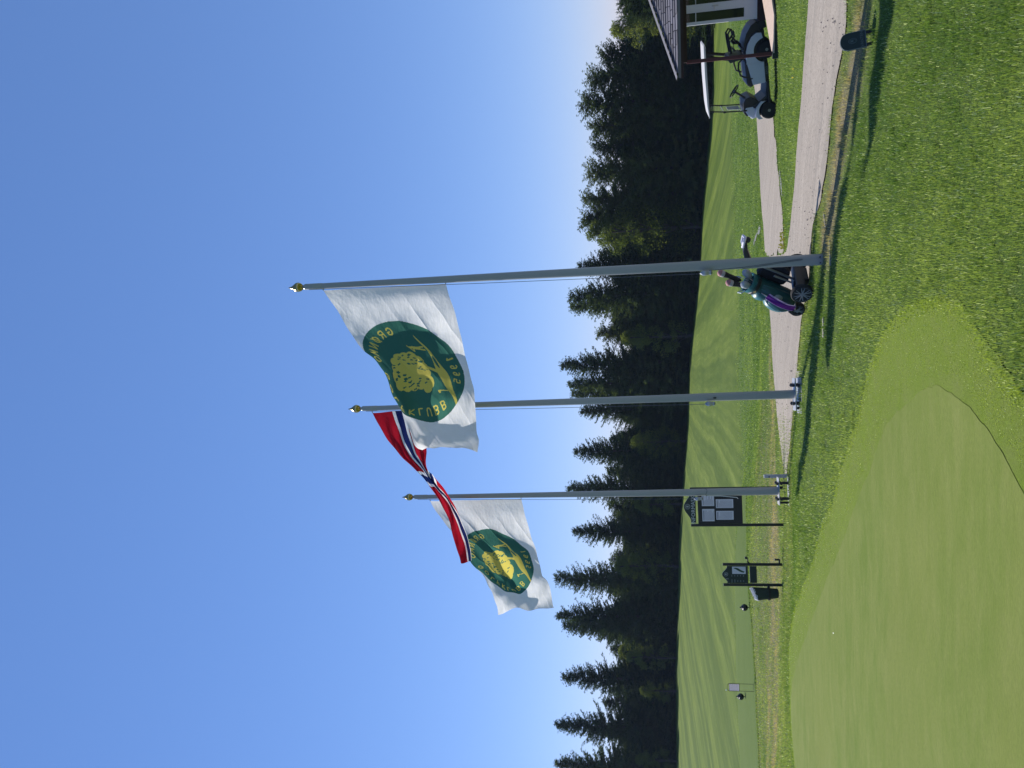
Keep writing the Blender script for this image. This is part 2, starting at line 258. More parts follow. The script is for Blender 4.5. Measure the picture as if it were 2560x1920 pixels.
def groundmat(name, base, alt, blade, dryc, bump=0.5, bsc=160, stripes=0.0, stretch=(1, 1, 1), rough=0.9, fine=220, dark=0.6):
    m = bpy.data.materials.new(name); m.use_nodes = True
    n = m.node_tree.nodes; l = m.node_tree.links; b = n['Principled BSDF']; b.inputs['Roughness'].default_value = rough; b.inputs['Specular IOR Level'].default_value = 0.1
    g = n.new('ShaderNodeNewGeometry'); mp = n.new('ShaderNodeMapping'); mp.inputs['Scale'].default_value = stretch; l.new(g.outputs['Position'], mp.inputs[0])
    def noise(sc, det, vec, ro=0.6):
        q = n.new('ShaderNodeTexNoise'); q.inputs['Scale'].default_value = sc; q.inputs['Detail'].default_value = det; q.inputs['Roughness'].default_value = ro; l.new(vec, q.inputs['Vector']); return q.outputs['Fac']
    def ramp(f, a, b_):
        q = n.new('ShaderNodeMapRange'); q.inputs[1].default_value = a; q.inputs[2].default_value = b_; l.new(f, q.inputs[0]); return q.outputs[0]
    def mix(f, A, B, t='MIX', fac=None):
        q = n.new('ShaderNodeMix'); q.data_type = 'RGBA'; q.blend_type = t
        for k, v in ((6, A), (7, B)):
            if isinstance(v, tuple): q.inputs[k].default_value = (*v, 1)
            else: l.new(v, q.inputs[k])
        if fac is not None: q.inputs[0].default_value = fac
        else: l.new(f, q.inputs[0])
        return q.outputs[2]
    c = mix(ramp(noise(.45, 5, mp.outputs[0]), .35, .68), base, alt)
    c = mix(ramp(noise(5.5, 6, mp.outputs[0], .75), .38, .72), c, blade)
    if stripes:
        s = n.new('ShaderNodeSeparateXYZ'); l.new(g.outputs['Position'], s.inputs[0])
        wob = noise(.05, 3, g.outputs['Position'])
        ad = n.new('ShaderNodeMath'); ad.operation = 'MULTIPLY_ADD'; l.new(wob, ad.inputs[0]); ad.inputs[1].default_value = 2.2; l.new(s.outputs[0], ad.inputs[2])
        cb = n.new('ShaderNodeCombineXYZ'); l.new(ad.outputs[0], cb.inputs[0])
        st = ramp(noise(.30, 3, cb.outputs[0], .6), .45, .55)
        c = mix(st, c, mix(None, c, (1.6, 1.42, 1.55), 'MULTIPLY', 1.0))
        cb2 = n.new('ShaderNodeCombineXYZ'); sm = n.new('ShaderNodeMath'); sm.operation = 'MULTIPLY'; sm.inputs[1].default_value = .05; l.new(s.outputs[1], sm.inputs[0])
        l.new(ad.outputs[0], cb2.inputs[0]); l.new(sm.outputs[0], cb2.inputs[1])
        c = mix(ramp(noise(2.2, 5, cb2.outputs[0], .75), .45, .8), c, mix(None, c, (1.7, 1.5, 2.1), 'MULTIPLY', 1.0)); c = mix(ramp(noise(.12, 5, g.outputs['Position'], .7), .4, .7), c, mix(None, c, (.78, .86, .75), 'MULTIPLY', 1.0))
    f = noise(fine, 3, mp.outputs[0], .8)
    c = mix(ramp(f, .3, .7), mix(None, c, (dark, dark, dark), 'MULTIPLY', 1.0), c)
    if dryc:
        at = n.new('ShaderNodeAttribute'); at.attribute_name = 'dry'
        c = mix(at.outputs['Fac'], c, mix(ramp(noise(24, 4, mp.outputs[0], .8), .35, .65), dryc, tuple(q*.62 for q in dryc)))
    l.new(c, b.inputs['Base Color'])
    bp = n.new('ShaderNodeBump'); bp.inputs['Strength'].default_value = bump; bp.inputs['Distance'].default_value = .03
    l.new(noise(bsc, 4, mp.outputs[0], .7), bp.inputs['Height']); l.new(bp.outputs[0], b.inputs['Normal'])
    return m

# the ground: one sheet out to the horizon, fine in front of the camera
az = np.concatenate([np.linspace(-180, -42, 60)[:-1], np.linspace(-42, 42, 260), np.linspace(42, 180, 60)[1:-1]])
ra = np.concatenate([[.3], np.geomspace(1.0, 170, 330), np.geomspace(180, 4000, 26)])
A, Q = np.meshgrid(np.radians(az), ra); X = np.sin(A)*Q; Y = np.cos(A)*Q
Z = h(X, Y)
far = np.clip((Q-170)/200, 0, 1); Z = Z*(1-far)+(-8.5)*far
Z = Z+.012*vnoise(X, Y, 1.3, 1)*np.clip(Q/6, 0, 1)*(Q < 60)
V = np.stack([X, Y, Z], -1).reshape(-1, 3); na = len(az); nr = len(ra)
I = np.arange(nr-1)[:, None]*na+np.arange(na)[None, :]; J = np.arange(nr-1)[:, None]*na+(np.arange(na)[None, :]+1) % na
Fq = np.stack([I, J, J+na, I+na], -1).reshape(-1, 4)
me = bpy.data.meshes.new('ground'); me.from_pydata(V.tolist(), [], [tuple(range(na))]+Fq.tolist())
at = me.attributes.new('dry', 'FLOAT', 'POINT'); at.data.foreach_set('value', (dryness(V[:, 0], V[:, 1])*(V[:, 1] > 3)*(V[:, 1] < 60)).astype(np.float32))
me.polygons.foreach_set('use_smooth', [True]*len(me.polygons))
FAIR = groundmat('fairway_grass', (.056, .098, .010), (.070, .112, .012), (.080, .116, .020), (.30, .245, .135), stripes=1, bump=.3, bsc=30, stretch=(1, .5, 1), fine=16, dark=.74)
SOIL = groundmat('rough_grass', (.082, .158, .026), (.118, .195, .032), (.14, .185, .055), (.28, .235, .145), bump=.8, bsc=90, fine=70, dark=.45)
me.materials.append(SOIL); me.materials.append(FAIR)
cen = V[Fq].mean(1); fx, fy = cen[:, 0], cen[:, 1]
yb = np.interp(fx, [-30, -18, -6, -4.6, -3.9, -1.8, 2.5, 5.9, 9.3, 16.5, 23, 60], [30.6, 30.6, 30.5, 30.2, 33, 35.4, 36, 40.4, 42, 51, 55, 70])+.8*vnoise(fx, fy, .35, 50)
isf = fy > yb
me.polygons.foreach_set('material_index', np.concatenate([[0], isf.astype(np.int32)]).astype(np.int32))
go = bpy.data.objects.new('ground', me); COL.objects.link(go); struct(go)

def sheet(name, poly, lift, m, step=.3, jag=.0, seed=0, crown=0.0, attr=False, smooth=1):
    P = smooth_closed(poly, smooth); out = []
    for i in range(len(P)):
        a, b = P[i], P[(i+1) % len(P)]; L = np.linalg.norm(b-a); k = max(1, int(L/min(step, .12+.012*max(a[1], 1))))
        nrm = np.array([-(b-a)[1], (b-a)[0]])/(L+1e-9)
        for j in range(k):
            p = a+(b-a)*j/k; out.append(p+nrm*jag*(float(vnoise(p[0], p[1], 3.5, seed))+.7*float(vnoise(p[0], p[1], 13, seed+1))))
    o = np.array(out); keep = [0]
    for i in range(1, len(o)):
        if np.hypot(*(o[i]-o[keep[-1]])) > .012: keep.append(i)
    o = o[keep]; x0, y0 = o.min(0); x1, y1 = o.max(0)
    gx, gy = np.meshgrid(np.arange(x0, x1, step), np.arange(y0, y1, step)); gx = gx.ravel(); gy = gy.ravel()
    ins = pip(gx, gy, o); gx = gx[ins]; gy = gy[ins]; dd = dline(gx, gy, [tuple(p) for p in o]+[tuple(o[0])]); gx = gx[dd > step*.4]; gy = gy[dd > step*.4]
    pts = [Vector(p) for p in o]+[Vector(p) for p in zip(gx, gy)]; n = len(o)
    vo, _, fo, *_ = delaunay_2d_cdt(pts, [], [list(range(n))], 1, 1e-5)
    x = np.array([v[0] for v in vo]); y = np.array([v[1] for v in vo]); z = h(x, y)+lift+.012*vnoise(x, y, 1.3, 1)*np.clip(np.hypot(x, y)/6, 0, 1)
    if crown: z = z+crown*np.clip(dline(x, y, [tuple(p) for p in o]+[tuple(o[0])])/.6, 0, 1)
    me = bpy.data.meshes.new(name); me.from_pydata(np.stack([x, y, z], -1).tolist(), [], [tuple(f) for f in fo]); me.materials.append(m)
    bm = bmesh.new(); bm.from_mesh(me); bmesh.ops.recalc_face_normals(bm, faces=bm.faces)
    if sum(f.normal.z for f in bm.faces) < 0: bmesh.ops.reverse_faces(bm, faces=bm.faces)
    bm.to_mesh(me); bm.free(); me.polygons.foreach_set('use_smooth', [True]*len(me.polygons))
    ob = bpy.data.objects.new(name, me); COL.objects.link(ob); return struct(ob)

def gravelmat(name, c1, c2, c3):
    m = bpy.data.materials.new(name); m.use_nodes = True; n = m.node_tree.nodes; l = m.node_tree.links; b = n['Principled BSDF']; b.inputs['Roughness'].default_value = .95; b.inputs['Specular IOR Level'].default_value = .2
    g = n.new('ShaderNodeNewGeometry')
    def noise(sc, det, st=(1, 1, 1), rz=0):
        mp = n.new('ShaderNodeMapping'); mp.inputs['Scale'].default_value = st; mp.inputs['Rotation'].default_value = (0, 0, rz); mp.vector_type = 'TEXTURE' if rz else 'POINT'; l.new(g.outputs['Position'], mp.inputs[0])
        q = n.new('ShaderNodeTexNoise'); q.inputs['Scale'].default_value = sc; q.inputs['Detail'].default_value = det; q.inputs['Roughness'].default_value = .7; l.new(mp.outputs[0], q.inputs['Vector']); return q.outputs['Fac']
    def ramp(f, a, b_):
        q = n.new('ShaderNodeMapRange'); q.inputs[1].default_value = a; q.inputs[2].default_value = b_; l.new(f, q.inputs[0]); return q.outputs[0]
    def mix(f, A, B):
        q = n.new('ShaderNodeMix'); q.data_type = 'RGBA'
        for k, v in ((6, A), (7, B)):
            if isinstance(v, tuple): q.inputs[k].default_value = (*v, 1)
            else: l.new(v, q.inputs[k])
        l.new(f, q.inputs[0]); return q.outputs[2]
    c = mix(ramp(noise(.9, 5), .3, .7), c1, c2); c = mix(ramp(noise(2.2, 6, (1, .35, 1)), .5, .75), c, c3); c = mix(ramp(noise(3.0, 4, (22, 1, 1), R(138)), .45, .62), c, tuple(q*1.2 for q in c2)); c = mix(ramp(noise(6.5, 4, (25, 1, 1), R(140)), .52, .66), c, c3)
    v = n.new('ShaderNodeTexVoronoi'); v.inputs['Scale'].default_value = 42; l.new(g.outputs['Position'], v.inputs['Vector'])
    sp = n.new('ShaderNodeSeparateColor'); l.new(v.outputs['Color'], sp.inputs[0])
    c = mix(ramp(sp.outputs[0], .55, 1.0), c, tuple(q*.62 for q in c1)); c = mix(ramp(noise(120, 4), .35, .75), c, tuple(min(1, q*1.35) for q in c2))
    l.new(c, b.inputs['Base Color']); bp = n.new('ShaderNodeBump'); bp.inputs['Strength'].default_value = .7; bp.inputs['Distance'].default_value = .012
    l.new(noise(90, 5), bp.inputs['Height']); l.new(bp.outputs[0], b.inputs['Normal']); return m
GRAVEL = gravelmat('road_gravel', (.235, .203, .170), (.278, .242, .204), (.18, .163, .144))
ROADX = [(7.5, 6.3), (5.4, 7.2)]+ROAD[1:-1]+[(5.6, 10.3), (8.5, 9.2)]
sheet('gravel_road', ROADX, .014, GRAVEL, .3, .035, 2)
BR = BRANCH[:8]+[(14, 27.6), (20, 30), (20, 35.5)]+BRANCH[10:]
sheet('gravel_path', BR, .018, GRAVEL, .5, .10, 5)
GREENM = groundmat('putting_green_grass', (.160, .195, .042), (.112, .168, .026), (.182, .212, .056), None, bump=.3, bsc=300, stretch=(.32, 1, 1), fine=90, dark=.78)
FRM = groundmat('fringe_grass', (.165, .238, .028), (.192, .265, .034), (.205, .255, .058), None, bump=.6, bsc=160, fine=80, dark=.6)
sheet('fringe', FRINGE, .007, FRM, .25, .045, 8)
sheet('putting_green', GREEN, .0098, GREENM, .25, .022, 11, smooth=2)
TEEM = groundmat('tee_grass', (.080, .128, .022), (.098, .146, .028), (.094, .138, .032), None, bump=.4, bsc=40, stretch=(.22, 1, 1), fine=22, dark=.74)
sheet('tee_box', TEE, .014, TEEM, .5, .10, 14)
STONE = gravelmat('drain_stone', (.15, .15, .15), (.20, .20, .20), (.12, .12, .12))
sheet('gravel_drain', [(4.5, 24.3), (4.62, 24.6), (4.7, 26), (4.6, 27.6), (4.45, 27.6), (4.45, 26), (4.32, 24.7)], .02, STONE, .4, .1, 20)
sheet('gravel_gutter', [(3.7, 16.9), (3.8, 16.85), (4.3, 17.5), (4.7, 18.2), (4.6, 18.25), (4.15, 17.6)], .015, STONE, .3, .05, 21)

# ---------------------------------------------------------------- grass blades
def blademat(name, c0, c1, dry, trans=.45):
    m = bpy.data.materials.new(name); m.use_nodes = True; n = m.node_tree.nodes; l = m.node_tree.links; n.clear()
    out = n.new('ShaderNodeOutputMaterial'); b = n.new('ShaderNodeBsdfPrincipled'); t = n.new('ShaderNodeBsdfTranslucent'); mixs = n.new('ShaderNodeMixShader'); mixs.inputs[0].default_value = trans
    b.inputs['Roughness'].default_value = .42; b.inputs['Specular IOR Level'].default_value = .5
    pa = n.new('ShaderNodeAttribute'); pa.attribute_name = 'pale'; a = n.new('ShaderNodeAttribute'); a.attribute_name = 'rnd'; d = n.new('ShaderNodeAttribute'); d.attribute_name = 'dry'
    x = n.new('ShaderNodeMix'); x.data_type = 'RGBA'; x.inputs[6].default_value = (*c0, 1); x.inputs[7].default_value = (*c1, 1); l.new(a.outputs['Fac'], x.inputs[0])
    y = n.new('ShaderNodeMix'); y.data_type = 'RGBA'; y.inputs[7].default_value = (*dry, 1); l.new(d.outputs['Fac'], y.inputs[0]); l.new(x.outputs[2], y.inputs[6])
    yp = n.new('ShaderNodeMix'); yp.data_type = 'RGBA'; yp.inputs[7].default_value = (.58, .66, .50, 1); l.new(pa.outputs['Fac'], yp.inputs[0]); l.new(y.outputs[2], yp.inputs[6]); y = yp
    tt = n.new('ShaderNodeMix'); tt.data_type = 'RGBA'; tt.blend_type = 'MULTIPLY'; tt.inputs[0].default_value = 1; tt.inputs[7].default_value = (1.5, 1.45, .7, 1); l.new(y.outputs[2], tt.inputs[6])
    l.new(y.outputs[2], b.inputs['Base Color']); l.new(tt.outputs[2], t.inputs[0]); l.new(b.outputs[0], mixs.inputs[1]); l.new(t.outputs[0], mixs.inputs[2]); l.new(mixs.outputs[0], out.inputs[0]); return m
def blades(name, x, y, ht, wd, m, lift=0.0, dryv=None, lean=.55, bias=0.0, pale=.07):
    n = len(x); z = h(x, y)+lift+.012*vnoise(x, y, 1.3, 1); a = rng.uniform(0, 2*np.pi, n); ln = rng.uniform(.1, 1, n)*lean; la = rng.uniform(0, 2*np.pi, n)
    ex = np.cos(a)*wd; ey = np.sin(a)*wd; lx = np.cos(la)*ln*ht; ly = np.sin(la)*ln*ht
    P = np.empty((n, 5, 3), np.float32); b = np.stack([x, y, z-.004], -1); e = np.stack([ex, ey, 0*ex], -1)*.5
    mid = np.stack([lx*.35, ly*.35, ht*.6], -1); tip = np.stack([lx, ly, ht*np.sqrt(np.maximum(1-(ln*.8)**2, .15))], -1)
    P[:, 0] = b-e; P[:, 1] = b+e; P[:, 2] = b+mid+e*.75; P[:, 3] = b+mid-e*.75; P[:, 4] = b+tip
    me = bpy.data.meshes.new(name); me.vertices.add(n*5); me.vertices.foreach_set('co', P.ravel())
    k = np.arange(n)[:, None]*5; idx = np.concatenate([k+np.array([[0, 1, 2, 3]]), k+np.array([[3, 2, 4]])], 1).ravel()
    me.loops.add(n*7); me.loops.foreach_set('vertex_index', idx.astype(np.int32)); me.polygons.add(n*2)
    st = (np.arange(n)[:, None]*7+np.array([[0, 4]])).ravel(); me.polygons.foreach_set('loop_start', st.astype(np.int32))
    me.update(calc_edges=True)
    r = np.clip(rng.uniform(0, 1, n)*.45+.55*(.5+.75*vnoise(x*.7, y, .8, 9)+.5*vnoise(x, y, 2.7, 10))+bias, 0, 1)
    at = me.attributes.new('rnd', 'FLOAT', 'POINT'); at.data.foreach_set('value', np.repeat(r, 5).astype(np.float32))
    dv = dryness(x, y) if dryv is None else np.full(n, dryv)
    at = me.attributes.new('dry', 'FLOAT', 'POINT'); at.data.foreach_set('value', np.repeat(np.clip(dv*1.1*(rng.uniform(0, 1, n) < (.25+dv)), 0, 1), 5).astype(np.float32))
    at = me.attributes.new('pale', 'FLOAT', 'POINT'); at.data.foreach_set('value', np.repeat((rng.uniform(0, 1, n) < pale)*rng.uniform(.5, 1, n), 5).astype(np.float32))
    me.materials.append(m); o = bpy.data.objects.new(name, me); COL.objects.link(o); return stuff(o)
def scatter(n, y0, y1, a0=-.62, a1=.62, p=1.0):
    u = rng.uniform(0, 1, n); y = y0*(y1/y0)**(u**p); a = rng.uniform(a0, a1, n); return a*y, y
roadpts = np.array([tuple(p) for p in smooth_closed(ROADX, 1)]); brpts = np.array([tuple(p) for p in smooth_closed(BR, 1)])
fr = np.array([tuple(p) for p in smooth_closed(FRINGE, 1)]); gr = np.array([tuple(p) for p in smooth_closed(GREEN, 2)]); tee = np.array(TEE)
GB = blademat('grass_blades', (.108, .188, .046), (.280, .360, .120), (.40, .34, .21))
x, y = scatter(420000, 3.6, 13.5, -.6, .62); k = ~pip(x, y, fr) & (~pip(x, y, roadpts) | (rng.uniform(0, 1, len(x)) < np.clip((-.5-x)*.45, 0, .8))); x = x[k]; y = y[k]
cl = vnoise(x, y, 1.1, 31)+.6*vnoise(x, y, 3.1, 32); k = rng.uniform(-1.9, 1, len(x)) < cl+.4; x = x[k]; y = y[k]
dr = dryness(x, y); thin = rng.uniform(0, 1, len(x)) > dr*.45; x = x[thin]; y = y[thin]; cl = vnoise(x, y, 1.1, 31)
blades('rough_grass', x, y, rng.uniform(.014, .040, len(x))*(1+.35*cl)*(1-.3*dryness(x, y)), .0022+.0006*y*.75, GB, bias=0, pale=.075)
x, y = scatter(150000, 11.5, 26, -.62, .6); k = ~pip(x, y, fr) & (~pip(x, y, roadpts) | (rng.uniform(0, 1, len(x)) < np.clip((-.5-x)*.5, 0, .85))) & ~pip(x, y, brpts) & ~pip(x, y, tee); x = x[k]; y = y[k]
blades('far_rough_grass', x, y, rng.uniform(.02, .05, len(x)), .0008*y, GB, bias=-.12, pale=.03)
x, y = scatter(90000, 23, 52, -.3, .6); k = ~pip(x, y, brpts) & ~pip(x, y, tee) & (y < np.interp(x, [-30, -18, -6, -4.6, -3.9, -1.8, 2.5, 5.9, 9.3, 16.5, 23, 60], [30.6, 30.6, 30.5, 30.2, 33, 35.4, 36, 40.4, 42, 51, 55, 70])+rng.normal(0, 1.6, len(x))); x = x[k]; y = y[k]
blades('verge_grass', x, y, rng.uniform(.02, .05, len(x)), .0010*y, GB, bias=-.22, pale=.01)
te = np.arange(-21, -4.2, .006); x = te+rng.normal(0, .02, len(te)); y = 30.15+rng.normal(0, .22, len(te)); t2 = np.array([tuple(p) for p in smooth_closed(TEE, 1)]); nx = np.arange(-21, -4.3, .005); ny = np.interp(nx, [-21, -14, -10.8, -9.6, -8.78, -7.62, -6.76, -5.64, -4.62, -3.9], [22, 21.9, 22, 22.2, 22.4, 23, 24, 24.4, 25.5, 27.4])+rng.normal(-.02, .10, len(nx)); x = np.concatenate([x, nx]); y = np.concatenate([y, ny]); hh = np.concatenate([rng.uniform(.05, .12, len(te)), rng.uniform(.02, .05, len(nx))])
blades('tee_edge_grass', x, y, hh, .016+0*x, GB, lift=.01, bias=-.35, pale=0)
tx, ty = scatter(2600, 4.2, 12.5, -.6, .62); k = ~pip(tx, ty, fr) & ~pip(tx, ty, roadpts); tx = tx[k]; ty = ty[k]
sp_ = rng.uniform(.02, .07, len(tx)); rp_ = rng.integers(14, 34, len(tx)); x = np.repeat(tx, rp_)+rng.normal(0, 1, rp_.sum())*np.repeat(sp_, rp_); y = np.repeat(ty, rp_)+rng.normal(0, 1, rp_.sum())*np.repeat(sp_, rp_)
blades('grass_tufts', x, y, rng.uniform(.03, .065, len(x)), .0026+.0004*y, GB, bias=-.35, pale=.02)
FB = blademat('fringe_blades', (.175, .265, .034), (.28, .36, .08), (.2, .2, .06))
x, y = scatter(150000, 4.0, 13.3, -.6, .3); gd = dline(x, y, [tuple(p) for p in gr]+[tuple(gr[0])]); k = pip(x, y, fr) & (~pip(x, y, gr) | (gd < .045)); x = x[k]; y = y[k]
edge = dline(x, y, [tuple(p) for p in fr]+[tuple(fr[0])])
blades('fringe_grass', x, y, rng.uniform(.006, .012, len(x))*np.clip(dline(x, y, [tuple(p) for p in gr]+[tuple(gr[0])])/.12, .25, 1)+np.clip(.16-edge, 0, .16)*.13, .0030+.0005*y, FB, lift=.007, dryv=0.0)

# loose stones on the road and dandelions on its verge
STN = mat('loose_stone', (.17, .145, .13), .9, var=.6, scale=3)
b = MB(); x, y = scatter(2600, 7.0, 27, -.2, .6); k = pip(x, y, roadpts) | pip(x, y, brpts)
ed = dline(x, y, [tuple(p) for p in roadpts]); k &= (ed < .75) | (rng.uniform(0, 1, len(x)) < .25)
for px, py in zip(x[k], y[k]):
    s = rng.uniform(.004, .012)*(1+.9*(rng.uniform() < .06)); z = hz(px, py)+.02; a = rng.uniform(0, 6)
    b.add([(px+s*math.cos(a+i*1.571)*rng.uniform(.7, 1.2), py+s*math.sin(a+i*1.571)*rng.uniform(.7, 1.2), z-.004) for i in range(4)]+[(px, py, z+s*.75)], [(0, 1, 4), (1, 2, 4), (2, 3, 4), (3, 0, 4)])
stuff(b.build('loose_stones', STN))
YEL = mat('dandelion_yellow', (.75, .55, .02), .7); b = MB()
for i in range(34):
    px = 2.62+rng.normal(0, .10); py = 15.8+rng.normal(0, .34); s = rng.uniform(.010, .020); z = hz(px, py)+rng.uniform(.05, .12); t = rng.uniform(-.5, .5)
    b.add([(px+s*math.cos(q), py+s*math.sin(q)*.6, z+s*math.sin(q)*.8) for q in np.linspace(0, 6.283, 7)[:-1]], [(0, 1, 2, 3, 4, 5)])
    b.tube([(px, py, z-.12), (px, py, z-.004)], .003, 4)
for px, py in ((4.85, 13.2), (4.95, 13.1), (4.9, 13.35)):
    z = hz(px, py)+.05; b.add([(px+.012*math.cos(q), py+.012*math.sin(q), z+.008*math.sin(q)) for q in np.linspace(0, 6.283, 7)[:-1]], [(0, 1, 2, 3, 4, 5)])
stuff(b.build('dandelions', YEL))
# ================================================================== trees
BARK = mat('spruce_bark', (.055, .042, .035), .9, var=.4, scale=12, bump=.6)
SPRUCE = leafmat('spruce_needles', (.024, .044, .020), (.085, .115, .045), .30, .35)
PINE = leafmat('pine_needles', (.030, .050, .022), (.105, .130, .050), .34, .3)
BIRCH = leafmat('birch_leaves', (.085, .115, .030), (.18, .21, .065), .55, .4)
class QB:
    """many small quads at once"""
    def __init__(s): s.P = []
    def add(s, c, d, wv): s.P.append(np.stack([c-wv*.5, c+d*.45-wv*.15+0*c, c+d, c+d*.5+wv*.5], 1))
    def mesh(s, name, m):
        P = np.concatenate(s.P).astype(np.float32); n = len(P); me = bpy.data.meshes.new(name); me.vertices.add(n*4); me.vertices.foreach_set('co', P.ravel())
        me.loops.add(n*4); me.loops.foreach_set('vertex_index', np.arange(n*4, dtype=np.int32)); me.polygons.add(n); me.polygons.foreach_set('loop_start', np.arange(0, n*4, 4, dtype=np.int32)); me.update(calc_edges=True); me.materials.append(m); return me
def unit(v): return v/(np.linalg.norm(v, axis=-1, keepdims=True)+1e-9)
def spruce_meshes(seed, H=20.0, Rm=3.3, sparse=1.0, ex=.80, m_=None, leader=True):
    g = np.random.default_rng(seed); q = QB(); z = .4; wood = MB()
    while z < H-.35:
        f = z/H; nb = int(g.integers(6, 10)*sparse+.5) if f < .93 else 5
        Lm = Rm*(1-f)**ex*(1.0 if f > .12 else .85)+.16
        for b in range(nb):
            L = Lm*g.uniform(.5, 1.2)*(1+.25*math.sin(z*1.7+b)); az_ = g.uniform(0, 2*np.pi); o = np.array([np.cos(az_), np.sin(az_), 0]); s = np.array([-o[1], o[0], 0])
            up_ = .60*f-.16+g.normal(0, .09); m = max(3, int(L/.20)); t = np.linspace(.08, 1, m)[:, None]
            c = o*L*t+np.array([0, 0, 1.])*(L*(up_*t-.55*(1-f)*t**1.4+.30*t**3))+np.array([0, 0, z+g.normal(0, .16)])
            if f > .6 and b % 2 == 0: wood.tube([np.array([0, 0, z]), c[m//2], c[-1]], [.03*(1-f)+.012, .018, .008], 3, cap=False)
            dirs = unit(np.gradient(c, axis=0) if m > 1 else o[None])
            for sgn in (-1, 1, 0, 0):
                for rep in range(2 if sgn else 1):
                    ln = (.34+.34*(1-f)+.1*g.uniform(size=(m, 1)))*(1-.40*t)*g.uniform(.7, 1.3, (m, 1)); dv = unit(dirs*g.uniform(.4, 1.0, (m, 1))+s*sgn*g.uniform(.4, 1.1, (m, 1))+np.array([0, 0, 1])*g.uniform(-.95, .15, (m, 1)))
                    wv = unit(np.cross(dv, g.normal(size=(m, 3))))*(.14+.12*(1-f))*g.uniform(.6, 1.5, (m, 1))
                    q.add(c+g.normal(0, .06, (m, 3)), dv*ln, wv)
            tipd = unit(dirs[-1:]+np.array([[0, 0, .15]])); q.add(c[-1:], tipd*.34, np.cross(tipd, [[0, 0, 1.]])*.12)
        z += (.34-.10*f)*g.uniform(.75, 1.25)
    k = 16; c = np.zeros((k, 3)); c[:, 2] = np.linspace(H-1.3, H-.1, k); a = g.uniform(0, 6.28, k); dv = np.stack([np.cos(a), np.sin(a), .8+0*a], -1); q.add(c, dv*g.uniform(.14, .30, (k, 1)), np.stack([-np.sin(a), np.cos(a), 0*a], -1)*.08)
    if leader:
        q.add(np.array([[0, 0, H-.5]]), np.array([[0, 0, .8]]), np.array([[.07, 0, 0]])); q.add(np.array([[0, 0, H-.5]]), np.array([[0, 0, .8]]), np.array([[0, .07, 0]]))
    wood.tube([(0, 0, -.6), (0, 0, H*.4), (.03, .02, H*.8), (0, 0, H)], [.24, .17, .07, .015], 7)
    tm = wood.build('t', BARK); t = tm.data; bpy.data.objects.remove(tm); return q.mesh('conifer_crown', m_ or SPRUCE), t
def leafy_meshes(seed, H, Rx, leaf, m, nclump, per, low=.12, size=.3, conical=.0):
    g = np.random.default_rng(seed); q = QB(); wood = MB()
    wood.tube([(0, 0, -.5), (.1, .05, H*.35), (.05, -.1, H*.7), (0, 0, H*.93)], [.2, .15, .08, .02], 7)
    for i in range(nclump):
        f = low+(1-low)*g.uniform()**.85; prof = (math.sin(math.pi*min(1, (f-low*.5)/(1-low*.5))**.75))**.6 if f < .97 else .12
        prof = prof*(1-conical)+conical*(1-f)*1.25; a = g.uniform(0, 6.283); r_ = Rx*prof*g.uniform(.35, 1.0)**.6
        c0 = np.array([math.cos(a)*r_, math.sin(a)*r_, f*H]); rad = np.array([1, 1, .85])*g.uniform(.6, 1.3)*Rx*.46*(1-.35*f)
        if i % 3 == 0: wood.tube([(0, 0, max(.5, f*H-1.2-r_*.5)), tuple(c0*np.array([.55, .55, 1])-np.array([0, 0, .5])), tuple(c0)], [.07, .04, .012], 4, cap=False)
        d = unit(g.normal(size=(per, 3))); c = c0+d*rad*g.uniform(.25, 1.08, (per, 1))**.6
        dv = unit(g.normal(size=(per, 3))+np.array([0, 0, -.3]))*size*g.uniform(.6, 1.3, (per, 1)); wv = unit(np.cross(dv, g.normal(size=(per, 3))))*size*.62*g.uniform(.6, 1.3, (per, 1)); q.add(c, dv, wv)
    tm = wood.build('t', BARK); t = tm.data; bpy.data.objects.remove(tm); return q.mesh('crown', leaf), t
KIND = {'spruce': [spruce_meshes(11, 20, 4.0, 1.0), spruce_meshes(12, 20, 3.5, 1.0, .72), spruce_meshes(13, 20, 4.4, 1.05, .9), spruce_meshes(14, 20, 3.3, .95, .66)],
        'pine': [spruce_meshes(41, 16, 2.7, 1.15, .42, PINE, False), spruce_meshes(42, 16, 2.4, 1.1, .5, PINE, False), leafy_meshes(23, 16, 3.0, PINE, None, 150, 150, .04, .34, .32), spruce_meshes(43, 16, 3.0, 1.1, .36, PINE, False)],
        'birch': [leafy_meshes(31, 10, 2.3, BIRCH, None, 46, 150, .1, .24), leafy_meshes(32, 10, 2.0, BIRCH, None, 46, 140, .12, .24, .2)]}
HK = {'spruce': 20.0, 'pine': 16.0, 'birch': 10.0}; NAME = {'spruce': 'spruce_tree', 'pine': 'pine_tree', 'birch': 'birch_tree'}
def tree(kind, x, y, z, H, label, group=None, wide=1.0):
    i = random.randrange(len(KIND[kind])); cm, tm = KIND[kind][i]; s = H/HK[kind]; wd = s**.6*wide
    r = thing(NAME[kind], label, 'tree', (x, y, z), (0, 0, random.uniform(0, 6.283)), group); r.scale = (wd, wd, s)
    for nm, me in (('crown', cm), ('trunk', tm)):
        o = bpy.data.objects.new(nm, me); COL.objects.link(o); o.parent = r
    return r
